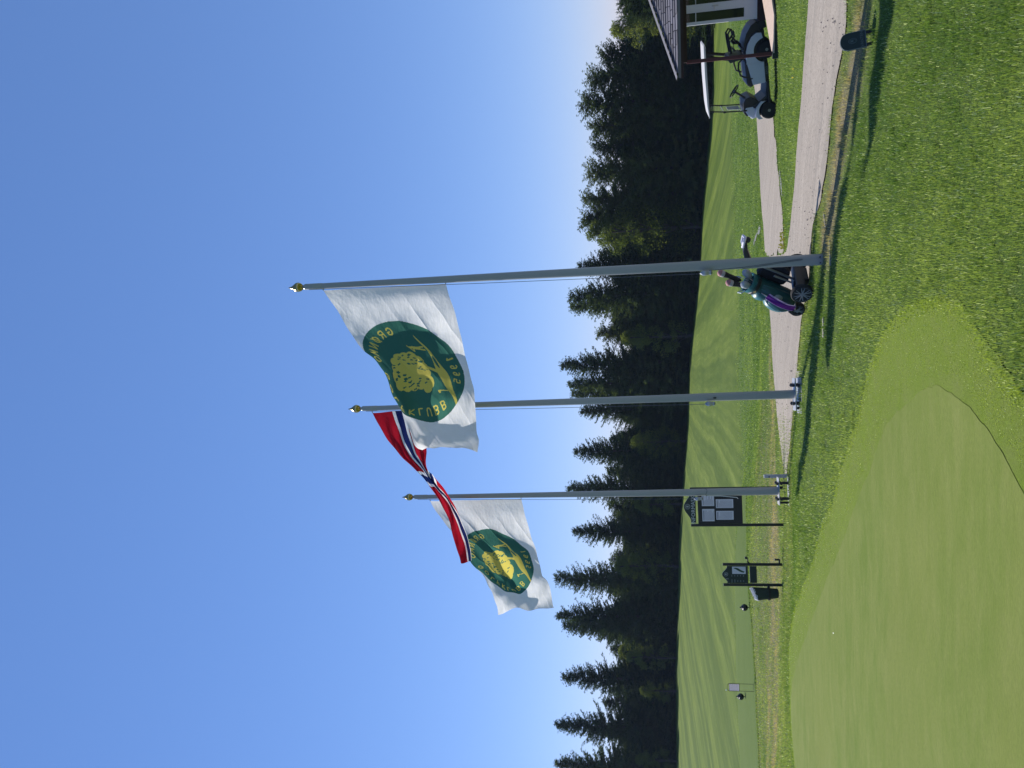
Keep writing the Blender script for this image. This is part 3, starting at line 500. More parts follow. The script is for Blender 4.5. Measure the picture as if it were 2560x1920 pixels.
TL = ['light green birch below the ridge of the kiosk roof', 'dark rounded tree just left of the kiosk roof ridge', 'tall rounded tree behind the golf cart roof, with sky gaps in its top',
 'paler green tree standing tallest behind the front of the golf cart', 'dark rounded tree left of the tallest pale tree above the cart', 'dark shaggy tree fourth along from the kiosk roof in the tree line',
 'dark pine midway between the golf cart and the nearest flagpole', 'high round topped pine, right one of a pair right of the nearest flagpole', 'high round topped pine, left one of a pair right of the nearest flagpole', 'light green birch top just right of the nearest flagpole',
 'pointed spruce cut by the nearest flagpole', 'taller of two pointed spruces just left of the nearest flagpole', 'shorter of two pointed spruces just left of the nearest flagpole', 'low rounded tree between the nearest and the middle flagpole',
 'slender tall spruce right of the middle flagpole, with bare top', 'spruce close right of the middle flagpole', 'second spruce close right of the middle flagpole, lower', 'spruce close left of the middle flagpole',
 'lone narrow spruce halfway between the middle and the far flagpole', 'broad spruce cut by the far flagpole', 'spruce left of the far flagpole above the information board', 'tallest broad spruce above the hole sign',
 'tall spruce left of the hole sign, near the waste bag', 'spruce leaning against its taller neighbour above the left tee marker', 'thin topped spruce standing apart over the small tee notice', 'tall spruce second from the left edge of the tree line', 'spruce at the left edge of the photo', 'spruce just beyond the left edge of the tree line',
 'small dark spruce rising above the kiosk roof', 'brownish pine behind the kiosk roof corner', 'spruce hidden behind the kiosk roof',
 'bushy olive green birch low between the nearest and middle flagpoles', 'olive birch low left of the middle flagpole', 'pale birch low between the spruces left of the hole sign', 'smallest pale birch low under the thin topped spruce', 'pale birch low at the left of the tree line', 'olive birch low above the information board', 'low olive birch beside the far flagpole', 'dark pine filling the gap left of the nearest flagpole']
for (x, y, z, H, k), lb in zip(TREES, TL):
    if k == 'birch': y -= 4.0
    tree(k, x, y, hz(x, y)-.1, H*(1.0 if k != 'spruce' else 1.0), lb, wide={'spruce': 1.32, 'pine': 1.3, 'birch': 1.15}[k])
# the rest of the wood behind: nothing tells these apart
def in_view(x, y): return -.66 < x/y < .66
n = 0
for row, (dy, hs, step) in enumerate(((6, .80, 3.3), (13, .84, 3.6), (22, .9, 4.2))):
    x = -82.0
    while x < 64:
        yb = np.interp(x, [-75, -35, 0, 16, 40, 60], [129, 127, 120, 111, 99, 88])+dy+random.uniform(-2.5, 2.5); xx = x+random.uniform(-1.2, 1.2)
        right = xx > 15; k = 'spruce' if random.random() < (.45 if right else .93) else ('pine' if random.random() < .8 else 'birch')
        Hh = (13.2 if right else 11.2)*hs/.8*random.uniform(.8, 1.12)
        if k == 'birch': Hh *= .8
        if xx > 34: Hh *= max(.5, 1-(xx-34)*.045)
        tree(k, xx, yb, hz(xx, yb)-.1, Hh, {'spruce': 'dark spruce deep in the wood behind the front row of trees', 'pine': 'dark rounded conifer deep in the wood behind the front row of trees', 'birch': 'leafy tree deep in the wood behind the front row of trees'}[k], 'trees deep in the wood: '+k, wide=1.7)
        x += step*random.uniform(.75, 1.2)
# undergrowth along the wood's edge: low young spruces
x = -80.0
while x < 58:
    yb = np.interp(x, [-75, -35, 0, 16, 40, 60], [129, 127, 120, 111, 99, 88])+random.uniform(-.8, 2.2)
    tree('spruce', x, yb, hz(x, yb)-.3, random.uniform(4.5, 8.5), 'young dark spruce filling the foot of the wood along the fairway', 'young spruces along the wood edge', wide=1.5); x += random.uniform(2.0, 3.6)

# the air: thin haze over the whole valley
hb = MB().box((0, 150, 7), (1700, 1300, 46)).build('haze', bpy.data.materials.new('haze_air')); stuff(hb); hm = hb.data.materials[0]; hm.use_nodes = True; hn = hm.node_tree.nodes; hn.clear()
ho = hn.new('ShaderNodeOutputMaterial'); hv_ = hn.new('ShaderNodeVolumePrincipled'); hv_.inputs['Color'].default_value = (.55, .72, 1, 1); hv_.inputs['Density'].default_value = .00014; hv_.inputs['Anisotropy'].default_value = .2; hm.node_tree.links.new(hv_.outputs[0], ho.inputs['Volume'])
# wooded ridge far behind
FARL = leafmat('far_wood', (.018, .032, .018), (.035, .055, .028), .15, .06)
b = MB(); rows = []
for t, zz in ((0, -9), (.35, -6.0), (.7, -2.2), (1, -1.0), (1.25, -5), (1.8, -9)):
    rows.append([(xx, 300+90*t+.00008*xx*xx, zz+(.0085*xx if zz > -7 else 0)+2.0*math.sin(xx*.013+1)*(zz > -7)) for xx in np.linspace(-420, 420, 85)])
b.grid(rows); HILLM = mat('hill_floor', (.02, .035, .016), .95, var=.4, scale=.05); hill = b.build('hills', HILLM, smooth=True); struct(hill)
q = QB(); g = np.random.default_rng(77)
for i in range(2400):
    t = g.uniform(.0, 1.08); xx = g.uniform(-60, 300); yy = 300+90*t+.00008*xx*xx; zz = np.interp(t, [0, .35, .7, 1, 1.25], [-9, -6, -2.2, -1, -5]); zz = zz+(.0085*xx+2*math.sin(xx*.013+1) if zz > -7 else 0)-.3
    Hh = g.uniform(5, 9.5); k = 46; f = g.uniform(.02, 1, k); a = g.uniform(0, 6.28, k); r_ = (1-f)*Hh*.2+.1; c = np.stack([xx+np.cos(a)*r_*.2, yy+np.sin(a)*r_*.2, zz+f*Hh], -1)
    q.add(c, np.stack([np.cos(a)*r_*1.3, np.sin(a)*r_*1.3, -.35*r_+0*a], -1), np.stack([-np.sin(a), np.cos(a), .5+0*a], -1)*(r_*.55+.10)[:, None])
    q.add(np.array([[xx, yy, zz]]), np.array([[0, 0, Hh*1.05]]), np.array([[Hh*.05, 0, 0]]))
fo = bpy.data.objects.new('far_wood', q.mesh('far_wood', FARL)); COL.objects.link(fo); stuff(fo)
# ================================================================== flagpoles
POLE = mat('pole_grey_gelcoat', (.33, .33, .315), .34, var=.04, scale=3, coat=.15)
POLE2 = mat('pole_sleeve', (.34, .345, .33), .35, var=.05)
STEEL = mat('galvanised_steel', (.42, .42, .42), .45, .75, var=.15, scale=30); DARKST = mat('dark_steel', (.035, .036, .042), .5, .4, var=.2)
GOLD = mat('gilt_finial', (.46, .34, .13), .22, 1.0, var=.12); CORD = mat('halyard_cord', (.12, .13, .14), .8); CONC = mat('concrete', (.27, .25, .21), .9, var=.2, scale=14, bump=.4)
WHITEC = mat('white_cord', (.7, .7, .68), .7); LEADW = mat('counterweight_metal', (.36, .37, .38), .35, .6, var=.2, scale=30)
def flagpole(label, bx, by, bz, tx, tz, br, bracket, wz, loop):
    root = thing('flagpole', label, 'flagpole', (bx, by, bz), group='flagpoles in a row along the lawn'); dx = tx-bx; Ht = tz-bz; z0 = bracket
    P = lambda z: Vector((dx*z/Ht, 0, z))
    sh = MB().tube([P(z0+(Ht-.17-z0)*t) for t in np.linspace(0, 1, 9)], [br+(.036-br)*t for t in np.linspace(0, 1, 9)], 28).build('shaft', POLE, root, smooth=True)
    MB().tube([P(Ht-.40), P(Ht-.16)], .040, 24).build('collar', POLE2, root, bevel=.004, smooth=True)
    nk = MB().lathe([(.030, -.035), (.034, -.02), (.022, 0), (.02, .02)], P(Ht-.135), 18).build('neck', STEEL, root, smooth=True)
    MB().lathe([(.012, -.008), (.03, .0), (.052, .025), (.064, .058), (.060, .088), (.04, .118), (.018, .15), (.009, .178), (.003, .20)], P(Ht-.125), 24).build('finial', GOLD, root, smooth=True)
    s = -1
    pts = [P(Ht-.22)+Vector((s*.042, -.02, 0)), P(Ht*.62)+Vector((s*.078, -.035, 0)), P(wz+.1)+Vector((s*(br+.035), -.05, 0)), P(wz)+Vector((s*(br+.028), -.06, 0))]
    MB().tube(pts, .0035, 5).build('halyard', CORD, root)
    MB().lathe([(.006, .09), (.022, .075), (.034, .05), (.030, .0), (.024, -.02), (.030, -.035), (.016, -.055)], P(wz)+Vector((s*(br+.030), -.07, 0)), 16).build('counterweight', LEADW, root, smooth=True)
    f = lambda a, z: P(z)+Vector((math.sin(a)*1, -math.cos(a), 0))*((br+(.036-br)*max(0, z-z0)/Ht)+.004)
    if loop == 1:
        L = [f(-1.35, wz-.02), f(-.9, .95), f(-.35, .62), f(.05, .36), f(.12, .30), f(.05, .265), f(-.06, .28), f(-.2, .40), f(-.75, .72), f(-1.3, .95)]
        MB().tube(L, .0035, 5).build('cord_loop', CORD, root)
    if loop == 3:
        MB().tube([f(a, wz-.12-.012*math.sin(a*3)) for a in np.linspace(-1.6, 1.6, 9)], .004, 5).build('cord_loop', CORD, root)
        MB().tube([f(-1.55, wz-.13), f(-1.5, wz-.35), f(-1.6, wz-.62)+Vector((-.03, 0, 0)), f(-1.6, wz-.64)+Vector((-.05, 0, 0))], .006, 5).build('cord_tail', WHITEC, root)
    if loop == 2: MB().box(f(-.2, wz-.05), (.022, .02, .04)).build('cleat', DARKST, root)
    if bracket > .03:
        MB().box((0, 0, z0+.004), (.46, .20, .014)).build('top_plate', STEEL, root, bevel=.003)
        MB().box((-.02, 0, .012), (.50, .36, .03)).build('bottom_plate', STEEL, root, bevel=.003)
        for px in (-.13, .13):
            for py in (-.075, .075):
                MB().tube([(px, py, -.03), (px, py, z0+.05)], .013, 8).lathe([(.026, 0), (.026, .025)], (px, py, z0+.018), 6).lathe([(.026, 0), (.026, .025)], (px, py, z0-.045), 6).build('bolt', DARKST, root)
        MB().tube([(-.2, .02, .02), (-.2, .02, z0)], .018, 8).build('hinge_arm', DARKST, root)
        MB().box((-.05, .02, -.055), (.66 if loop == 3 else .8, .42, .13), taper=.94).build('base_slab', CONC, root, bevel=.012)
    else:
        for px in (.02, -.05): MB().tube([(px, -br*.9, .07), (px, -br-.016, .07)], .008, 6).build('bolt', DARKST, root)
    return root
flagpole('nearest flagpole, rising beside the golf trolley with the large club flag', 1.344, 9.60, hz(1.344, 9.6)-.03, 1.384, 6.695, .068, .0, 1.36, 1)
flagpole('middle flagpole, on a short bolted hinge, carrying the red national flag', -.288, 11.40, hz(-.288, 11.4)-.02, -.300, 6.635, .063, .085, 1.24, 2)
flagpole('far flagpole, in front of the information board on a tall bolted bracket', -1.945, 13.40, hz(-1.945, 13.4)-.02, -1.979, 6.46, .067, .20, 1.50, 3)
cy = hz(-1.737, 13.7); t = thing('stub_post', 'short grey post stub standing beside the far flagpole bracket', 'post', (-1.735, 13.7, cy-.04))
MB().box((0, 0, .22), (.055, .055, .44)).build('post', mat('stub_grey', (.36, .39, .42), .5), t, bevel=.004); MB().lathe([(.012, 0), (.012, .006)], (-.01, -.029, .36), 8, (0, -1, 0)).build('screw', DARKST, t)
for (x0, y0, x1, y1, wd) in ((.42, 9.72, .54, 9.715, .06), (.56, 9.70, .67, 9.69, .045), (1.2, 9.16, 1.5, 9.14, .03), (1.66, 9.32, 1.86, 9.40, .035)):
    mx_, my_ = (x0+x1)/2, (y0+y1)/2; o = MB().box((mx_, my_, hz(mx_, my_)-.012), (x1-x0, wd, .05), math.atan2(y1-y0, x1-x0), taper=.96).build('concrete_edge', CONC, bevel=.01); struct(o)

# ================================================================== flags
def resample(C, s):
    C = np.array(C); d = np.concatenate([[0], np.cumsum(np.linalg.norm(np.diff(C, axis=0), axis=1))]); d /= d[-1]
    return np.stack([np.interp(s, d, C[:, i]) for i in range(3)], -1)
def smooth1(A, k=9):
    n = len(A); pad = np.concatenate([2*A[:1]-A[1:k+1][::-1], A, 2*A[-1:]-A[-k-1:-1][::-1]]); ker = np.hanning(2*k+3)[1:-1]; ker /= ker.sum()
    return np.stack([np.convolve(pad[:, i], ker, 'valid') for i in range(A.shape[1])], -1)
# emblem, in units of its radius: x towards the fly, y up
FONT = {'G': [[(.9, .75), (.7, .95), (.4, 1), (.12, .78), (.05, .5), (.12, .2), (.4, 0), (.75, .08), (.9, .3), (.9, .45), (.55, .45)]],
 'R': [[(.1, 0), (.1, 1), (.6, 1), (.85, .85), (.85, .65), (.6, .5), (.1, .5)], [(.5, .5), (.9, 0)]],
 'Ø': [[(.5, 1), (.15, .8), (.05, .5), (.15, .2), (.5, 0), (.85, .2), (.95, .5), (.85, .8), (.5, 1)], [(.05, -.08), (.95, 1.08)]],
 'N': [[(.1, 0), (.1, 1), (.9, 0), (.9, 1)]], 'M': [[(.02, 0), (.15, 1), (.5, .3), (.85, 1), (.98, 0)]],
 'O': [[(.5, 1), (.15, .8), (.05, .5), (.15, .2), (.5, 0), (.85, .2), (.95, .5), (.85, .8), (.5, 1)]], 'L': [[(.15, 1), (.15, 0), (.8, 0)]],
 'F': [[(.15, 0), (.15, 1), (.85, 1)], [(.15, .55), (.7, .55)]], 'K': [[(.15, 0), (.15, 1)], [(.85, 1), (.15, .45), (.9, 0)]],
 'U': [[(.1, 1), (.1, .35), (.25, .06), (.5, 0), (.75, .06), (.9, .35), (.9, 1)]],
 'B': [[(.12, 0), (.12, 1), (.6, 1), (.8, .88), (.8, .65), (.6, .53), (.12, .53)], [(.6, .53), (.88, .4), (.88, .14), (.6, 0), (.12, 0)]],
 '1': [[(.3, .8), (.55, 1), (.55, 0)]], '9': [[(.8, .7), (.65, .48), (.35, .48), (.2, .7), (.3, .94), (.55, 1), (.76, .9), (.8, .6), (.7, .2), (.45, 0), (.25, .05)]],
 '5': [[(.8, 1), (.3, 1), (.25, .58), (.6, .62), (.82, .35), (.65, .05), (.4, 0), (.2, .12)]]}
def emblem_class(ex, ey):
    """0 cloth, 1 green disc, 2 yellow print"""
    r = np.hypot(ex, ey); c = np.where(r < 1, 1, 0)
    far = np.full(ex.shape, 9.0)
    def seg(L, wd):
        nonlocal far
        far = np.minimum(far, dline(ex, ey, L)-wd)
    def letter(ch, ang, rad, hgt, inward):
        for L in FONT.get(ch, []):
            P = []
            for x, y in L:
                lx, ly = (x-.5)*hgt*.82, (y-.5)*hgt
                if not inward: rr, aa = rad+ly, ang-lx/rad
                else: rr, aa = rad-ly, ang+lx/rad
                P.append((rr*math.cos(aa), rr*math.sin(aa)))
            seg(P, .0125)
    for i, ch in enumerate('GRØNMO GOLFKLUBB'): letter(ch, R(168-i*12.9), .82, .135, False)
    for i, ch in enumerate('1995'): letter(ch, R(-108+i*11.5), .83, .14, True)
    yel = far < 0
    # tree crown of lobes, with dark flecks left out
    crown = np.zeros(ex.shape, bool); g = np.random.default_rng(3)
    for a, rr in zip(np.linspace(0, 6.283, 15)[:-1], g.uniform(.24, .30, 14)): crown |= np.hypot(ex-.02-rr*math.cos(a), (ey-.17-rr*1.12*math.sin(a))) < .105
    crown |= np.hypot(ex-.02, (ey-.17)/1.15) < .29
    for cx_, cy_, q in ((.26, -.13, .13), (.36, -.10, .09), (-.16, -.08, .1)): crown |= np.hypot(ex-cx_, ey-cy_) < q
    for k in range(52):
        a = g.uniform(0, 6.283); q = .33*math.sqrt(g.uniform()); fx_, fy_ = .02+q*math.cos(a), .16+q*1.1*math.sin(a); t = g.uniform(-.5, .5); u_ = (ex-fx_)*math.cos(t)+(ey-fy_)*math.sin(t); v_ = -(ex-fx_)*math.sin(t)+(ey-fy_)*math.cos(t); crown &= ~((np.abs(u_) < .011) & (np.abs(v_) < .03))
    yel |= crown
    yel |= (np.abs(ex-.03-.05*np.sin(ey*9)) < .035+.05*np.clip(-.26-ey, 0, 1)) & (ey < -.1) & (ey > -.42)
    hillp = [(-.78, -.24), (-.55, -.33), (-.3, -.40), (-.05, -.39), (.08, -.37), (.3, -.47), (.55, -.58), (.72, -.64), (.84, -.70), (.72, -.70), (.5, -.66), (.3, -.655), (.08, -.625), (-.05, -.58), (-.25, -.47), (-.42, -.42), (-.62, -.34)]
    yel |= pip(ex, ey, smooth_closed(hillp, 1)); yel &= ~(((ex+.16)/.12)**2+((ey+.455+.25*(ex+.16))/.032)**2 < 1)
    yel |= (dline(ex, ey, [(-.46, -.12), (-.44, -.22)]) < .035) | (np.hypot(ex+.46, ey+.07) < .028) | (dline(ex, ey, [(-.43, -.22), (-.40, -.33)]) < .018) | (dline(ex, ey, [(-.46, -.22), (-.475, -.32)]) < .018) | (dline(ex, ey, [(-.46, -.13), (-.36, -.10), (-.5, -.02)]) < .012)
    yel |= (dline(ex, ey, [(.46, -.56), (.43, -.32)]) < .009) | pip(ex, ey, [(.43, -.31), (.43, -.37), (.49, -.36), (.49, -.32)])
    return np.where(yel & (r < 1), 2, c)
FW = clothmat('flag_white_cloth', (.86, .85, .86), .60); FGR = clothmat('flag_green_print', (.032, .100, .086), .54, (.06, .20, .15)); FYE = clothmat('flag_yellow_print', (.60, .51, .12), .56, (.68, .57, .12))
FR_ = clothmat('flag_red_cloth', (.36, .012, .022), .5, (.46, .012, .03)); FB_ = clothmat('flag_blue_cloth', (.012, .022, .10), .4, (.02, .03, .14))
def flag(name, label, cat, top, bot, hoist, ns, ntt, disp, classify, mats, group=None, fold=None):
    s = np.linspace(0, 1, ns); t = np.linspace(0, 1, ntt); T = smooth1(resample(top, s), max(5, ns//18)); B = smooth1(resample(bot, s), max(5, ns//18))
    S, Tt = np.meshgrid(s, t, indexing='ij'); P = T[:, None, :]*(1-Tt[..., None])+B[:, None, :]*Tt[..., None]
    if fold is not None: P = fold(P, T, B, S, Tt)
    nrm = np.array([-.52, -.854, 0.0]); P = P+nrm*disp(S, Tt)[..., None]
    V = P.reshape(-1, 3); I = (np.arange(ns-1)[:, None]*ntt+np.arange(ntt-1)[None, :]); F = np.stack([I, I+1, I+ntt+1, I+ntt], -1).reshape(-1, 4)
    Sc = ((S[:-1, :-1]+S[1:, 1:])/2).ravel(); Tc = ((Tt[:-1, :-1]+Tt[1:, 1:])/2).ravel(); cls = classify(Sc, Tc); root = None
    for ci, (nm, m_, par) in enumerate(mats):
        f = F[cls == ci]; u, inv = np.unique(f, return_inverse=True); f2 = inv.reshape(-1, 4)
        me = bpy.data.meshes.new(nm); me.vertices.add(len(u)); me.vertices.foreach_set('co', (V[u]-V[0]).astype(np.float32).ravel())
        me.loops.add(len(f2)*4); me.loops.foreach_set('vertex_index', f2.ravel().astype(np.int32)); me.polygons.add(len(f2)); me.polygons.foreach_set('loop_start', np.arange(0, len(f2)*4, 4, dtype=np.int32)); me.update(calc_edges=True)
        me.polygons.foreach_set('use_smooth', [True]*len(f2)); me.materials.append(m_); o = bpy.data.objects.new(nm, me); COL.objects.link(o)
        if root is None: root = o; o.location = V[0]; tag(o, label, cat, group); parts = {nm: o}
        else: o.parent = parts[par]; parts[nm] = o
    cb = MB()
    for k in (0, -1): # snap hooks to the pole
        p = Vector(P[0, k]-V[0]); cb.tube([p, p+Vector((.035, -.005, .006))], .007, 6)
    cb.build('snap_hook', STEEL, root)
    return root
def wave1(S, T):
    a = S**.6
    return a*(.075*np.sin(6.283*(1.9*S-.55*T)+.4)+.035*np.sin(6.283*(3.1*S+.5*T)+2)+.03*np.sin(6.283*(.9*S-1.3*T)))+.030*(.45+.55*vnoise(S*2.2, T*1.6, 1.6, 61))*np.abs(np.sin(3.1416*(5*T-4.2*S+.4*np.sin(5*S))))**.6*(1-.7*S)*np.clip(S*5, 0, 1)+.015*np.sin(6.283*(6.5*S+2.2*T+.4*np.sin(5*T)))*(.4+S)+.006*vnoise(S, T, 13, 5)*np.clip(S*5, 0, 1)-.30*np.exp(-((S-.62)/.17)**2)*np.clip(1-T/.17, 0, 1)**1.6+.10*np.exp(-((S-.6)/.2)**2)*np.exp(-((T-.24)/.09)**2)
def club(aspect, sc, tc, rad):
    return lambda S, T: emblem_class((S-sc)*aspect/rad, (tc-T)/rad)
CLUB = [('club_flag', FW, None), ('emblem', FGR, 'club_flag'), ('lettering', FYE, 'emblem')]
flag('club_flag', 'large white flag with green round golf club emblem, on the nearest flagpole', 'flag', F1T, F1B, 1.6, 400, 300, wave1, club(1.667, .478, .45, .485), CLUB, 'club flags')
def wave3(S, T):
    a = S**.6
    return a*(.06*np.sin(6.283*(1.7*S-.75*T)+1.9)+.03*np.sin(6.283*(2.9*S+.4*T)+.5)+.03*np.sin(6.283*(.8*S-1.5*T)+2.2))+.028*(.45+.55*vnoise(S*2.2, T*1.6, 1.6, 63))*np.abs(np.sin(3.1416*(5*T-3.6*S+.3*np.sin(6*S))))**.6*(1-.7*S)*np.clip(S*5, 0, 1)+.015*np.sin(6.283*(6.0*S+2.4*T))*(.4+S)+.006*vnoise(S, T, 13, 8)*np.clip(S*5, 0, 1)+.09*np.exp(-((T-.42-.25*(S-.5))/.07)**2)*np.exp(-((S-.55)/.25)**2)
flag('club_flag', 'smaller looking white flag with green emblem, on the far flagpole behind the red flag', 'flag', F3T, F3B, 1.6, 330, 240, wave3, club(1.62, .515, .445, .455), CLUB, 'club flags')
# the national flag blows end-on and twists: its height folds over on itself
def fold2(P, T, B, S, Tt):
    tw = np.clip((S-.26)/.22, 0, 1)**1.3*np.clip((1.02-S)/.02, 0, 1); a = np.clip(S*1.2, 0, 1)
    k = Tt+0*S; zig = np.where(k < .58, k/.58, 1-(k-.58)/.42*.7)
    pos = (1-tw)*k+tw*zig; Q = T[:, None, :]*(1-pos[..., None])+B[:, None, :]*pos[..., None]
    dep = tw*(.02+.6*np.clip(k-.58, 0, 1)+.012*np.sin(S*19+k*4)); return Q+np.array([-.58, -.815, 0.])*(-dep[..., None])
def cls2(S, T):
    x = S*22; y = T*16; wh = ((x > 8.6) & (x < 11)) | ((y > 6) & (y < 10)); bl = ((x > 9.2) & (x < 10.4)) | ((y > 7) & (y < 9)); return np.where(bl, 2, np.where(wh, 1, 0))
flag('national_flag', 'red flag with white edged blue cross, twisted in the wind on the middle flagpole', 'flag', F2T, F2B, 2.0, 330, 180,
     lambda S, T: S**.7*(.05*np.sin(6.283*(1.6*S-.4*T))+.02*np.sin(6.283*(4*S+T)))+.012*np.sin(6.283*(4*T+3*S))*(1-S)*np.clip(S*6, 0, 1)+.006*np.sin(6.283*(8*S+2*T)), cls2, [('national_flag', FR_, None), ('white_cross', FW, 'national_flag'), ('blue_cross', FB_, 'national_flag')], fold=fold2)
# ================================================================== signs on the left
DKG = mat('dark_green_paint', (.008, .022, .022), .38, var=.15, scale=4); BLK = mat('black_painted_steel', (.010, .011, .015), .45, var=.2)
PAPER = mat('notice_paper', (.62, .62, .66), .8, var=.04, scale=20); INK = mat('printed_ink', (.16, .16, .19), .8); LETT = mat('pale_lettering', (.42, .46, .46), .5)
EX, EZ = Vector((1, 0, 0)), Vector((0, 0, 1))
def crest(c, r, parent, d=-.004):
    """small ring badge with a tree over a hill"""
    c = Vector(c); b = MB(); n = 24
    ring = [[c+Vector((math.cos(a)*q, d, math.sin(a)*q)) for a in np.linspace(0, 6.283, n+1)] for q in (r, r*.9)]; b.grid(ring)
    ring = [[c+Vector((math.cos(a)*q, d, math.sin(a)*q)) for a in np.linspace(0, 6.283, n+1)] for q in (r*.68, r*.63)]; b.grid(ring)
    b.add([c+Vector((math.cos(a)*r*.3*(1+.1*math.sin(5*a)), d, r*.16+math.sin(a)*r*.3)) for a in np.linspace(0, 6.283, 15)[:-1]], [tuple(range(14))])
    b.add([c+Vector((x*r, d, z*r)) for x, z in ((-.04, -.15), (.04, -.15), (.05, -.36), (-.05, -.36))], [(0, 1, 2, 3)])
    b.add([c+Vector((x*r, d, z*r)) for x, z in ((-.5, -.25), (-.2, -.34), (.2, -.36), (.52, -.5), (.1, -.5), (-.25, -.42))], [(0, 1, 2, 3, 4, 5)])
    return b.build('crest', LETT, parent)
def arch(wd, h0, h1, n=20):
    """ogee headed panel outline"""
    P = [(-wd, 0), (wd, 0), (wd, h0)]
    for i in range(1, n): t = 1-2*i/n; P.append((wd*t, h0+(h1-h0)*(.5+.5*math.cos(math.pi*min(1, abs(t)*1.08)))))
    return P+[(-wd, h0)]
# information board
zb = hz(-2.6, 15.8)
t = thing('information_board', 'tall dark green information board with arched heading and pinned sheets, behind the far flagpole', 'notice board', (-2.605, 15.8, zb))
for px, hp in ((-.355, 1.80), (.375, 1.80)): MB().box((px, 0, hp/2-.06), (.05, .05, hp+.12)).build('post', BLK, t, bevel=.004)
hd = MB().prism(arch(.315, .10, .235), (.01, -.016, 1.695-.0), EX, EZ, (0, .03, 0)).build('heading_panel', DKG, t, bevel=.004)
text_mb('INFORMASJON', .105, (.01, -.020, 1.745), EX, EZ, .001, bold=.001).build('lettering', LETT, hd); crest((.02, -.016, 1.855), .052, hd)
pn = MB().box((.01, 0, 1.225), (.665, .035, .84)).build('notice_panel', DKG, t, bevel=.004); MB().box((.01, -.012, 1.225), (.67, .02, .86)).build('panel_frame', BLK, t, bevel=.004)
for i, (cx_, cz, ww, hh) in enumerate(((-.152, 1.455, .245, .235), (.150, 1.455, .24, .24), (-.158, 1.135, .175, .335), (.075, 1.135, .175, .335))):
    sh = MB().box((cx_, -.0245, cz), (ww, .003, hh)).build('notice_sheet', PAPER, t); b = MB(); g = np.random.default_rng(i); nl = int(hh/.021)
    for k in range(nl-1):
        l = ww*(.8 if g.uniform() < .75 else g.uniform(.3, .7)); b.box((cx_-ww*.42+l/2, -.0268, cz+hh/2-.026-k*.021), (l, .001, .005 if k else .012))
    b.build('printed_lines', INK, sh)
for px in (-.30, .32): MB().tube([(px, 0, 1.73), (px+.05*(1 if px > 0 else -1), 0, 1.73)], .006, 6).build('bracket', STEEL, t)

# hole sign with its waste bag
zs = hz(-4.25, 17.0)
t = thing('hole_sign', 'dark green hole sign with course map on two posts, left of the information board', 'sign', (-4.247, 17.0, zs-.01))
for px in (-.218, .218): MB().box((px, 0, .60), (.052, .052, 1.30)).build('post', BLK, t, bevel=.004)
pn = MB().prism(arch(.182, .43, .535), (0, -.015, .735), EX, EZ, (0, .03, 0)).build('sign_panel', DKG, t, bevel=.004); crest((.01, -.0155, 1.19), .044, pn)
text_mb('1', .085, (-.09, -.0185, 1.165), EX, EZ, .001).build('number', LETT, pn)
mp_ = MB().box((.095, -.0165, .92), (.155, .004, .28)).build('course_map', PAPER, pn)
MB().add([(.095+x, -.0195, .92+z) for x, z in ((-.05, -.10), (-.03, -.12), (0, -.05), (.045, .02), (.055, .07), (.045, .115), (.02, .06), (-.02, 0), (-.045, -.06))], [tuple(range(9))]).build('map_print', mat('map_green', (.03, .07, .03), .7), t)
b = MB(); g = np.random.default_rng(5)
for k in range(5):
    for cx_, ww in ((-.135, .05 if k > 1 else .075), (-.02, .04)): b.box((cx_, -.0165, 1.07-k*.06), (ww*g.uniform(.7, 1.1), .002, .02))
b.build('distance_figures', mat('dim_lettering', (.10, .13, .13), .6), pn)
MB().box((.002, 0, .625), (.355, .028, .145)).build('lower_panel', DKG, t, bevel=.004)
for px in (-.19, .19):
    for pz in (.78, 1.13, .63): MB().box((px, 0, pz), (.03, .012, .022)).build('bracket', STEEL, t)
MB().tube([(.218, -.02, .69), (.29, -.03, .735), (.36, -.03, .74)], [.022, .014, .010], 8).box((.365, -.03, .765), (.045, .045, .05)).build('ball_cleaner_arm', BLK, t)
MB().box((.285, -.02, .085), (.1, .03, .03)).box((.325, -.02, .13), (.032, .05, .10)).build('shoe_scraper', BLK, t, bevel=.004)
t = thing('waste_bin', 'dark green bin with white liner bag, hung on the left post of the hole sign', 'bin', (-4.64, 16.985, zs+.12))
rows = []
for z_, rx_, ry_ in ((.0, .085, .09), (.015, .10, .105), (.12, .11, .11), (.3, .125, .12), (.44, .138, .13), (.47, .145, .135), (.475, .132, .122), (.40, .12, .11)):
    rows.append([(rx_*math.cos(a)-.03*z_, ry_*math.sin(a), z_+.05*math.cos(a)*(z_ > .3)) for a in np.linspace(0, 6.283, 23)])
MB().grid(rows).add([(.085*math.cos(a), .09*math.sin(a), .002) for a in np.linspace(0, 6.283, 17)[:-1]], [tuple(range(16))]).build('bin_body', mat('bin_green_plastic', (.010, .028, .024), .5), t, smooth=True)
rows = []
for z_, q in ((.40, 1.035), (.455, 1.07), (.50, 1.0), (.525, .86), (.50, .74), (.43, .66)):
    rows.append([(q*.136*math.cos(a)-.015, q*.128*math.sin(a), z_+.05*math.cos(a)+.012*math.sin(7*a+z_*9)+.010*math.sin(13*a)) for a in np.linspace(0, 6.283, 40)])
MB().grid(rows[1:]).build('liner_bag', clothmat('white_bag', (.8, .8, .82), .4), t, smooth=True)
rows = [[(q*math.cos(a)*.127-.008, q*math.sin(a)*.123, z_) for a in np.linspace(0, 6.283, 23)] for z_, q in ((.17, 1.03), (.17, 1.0+.07), (.215, 1.0+.10), (.215, 1.06))]
MB().grid(rows).box((.16, .0, .19), (.09, .03, .05)).build('holding_strap', BLK, t)
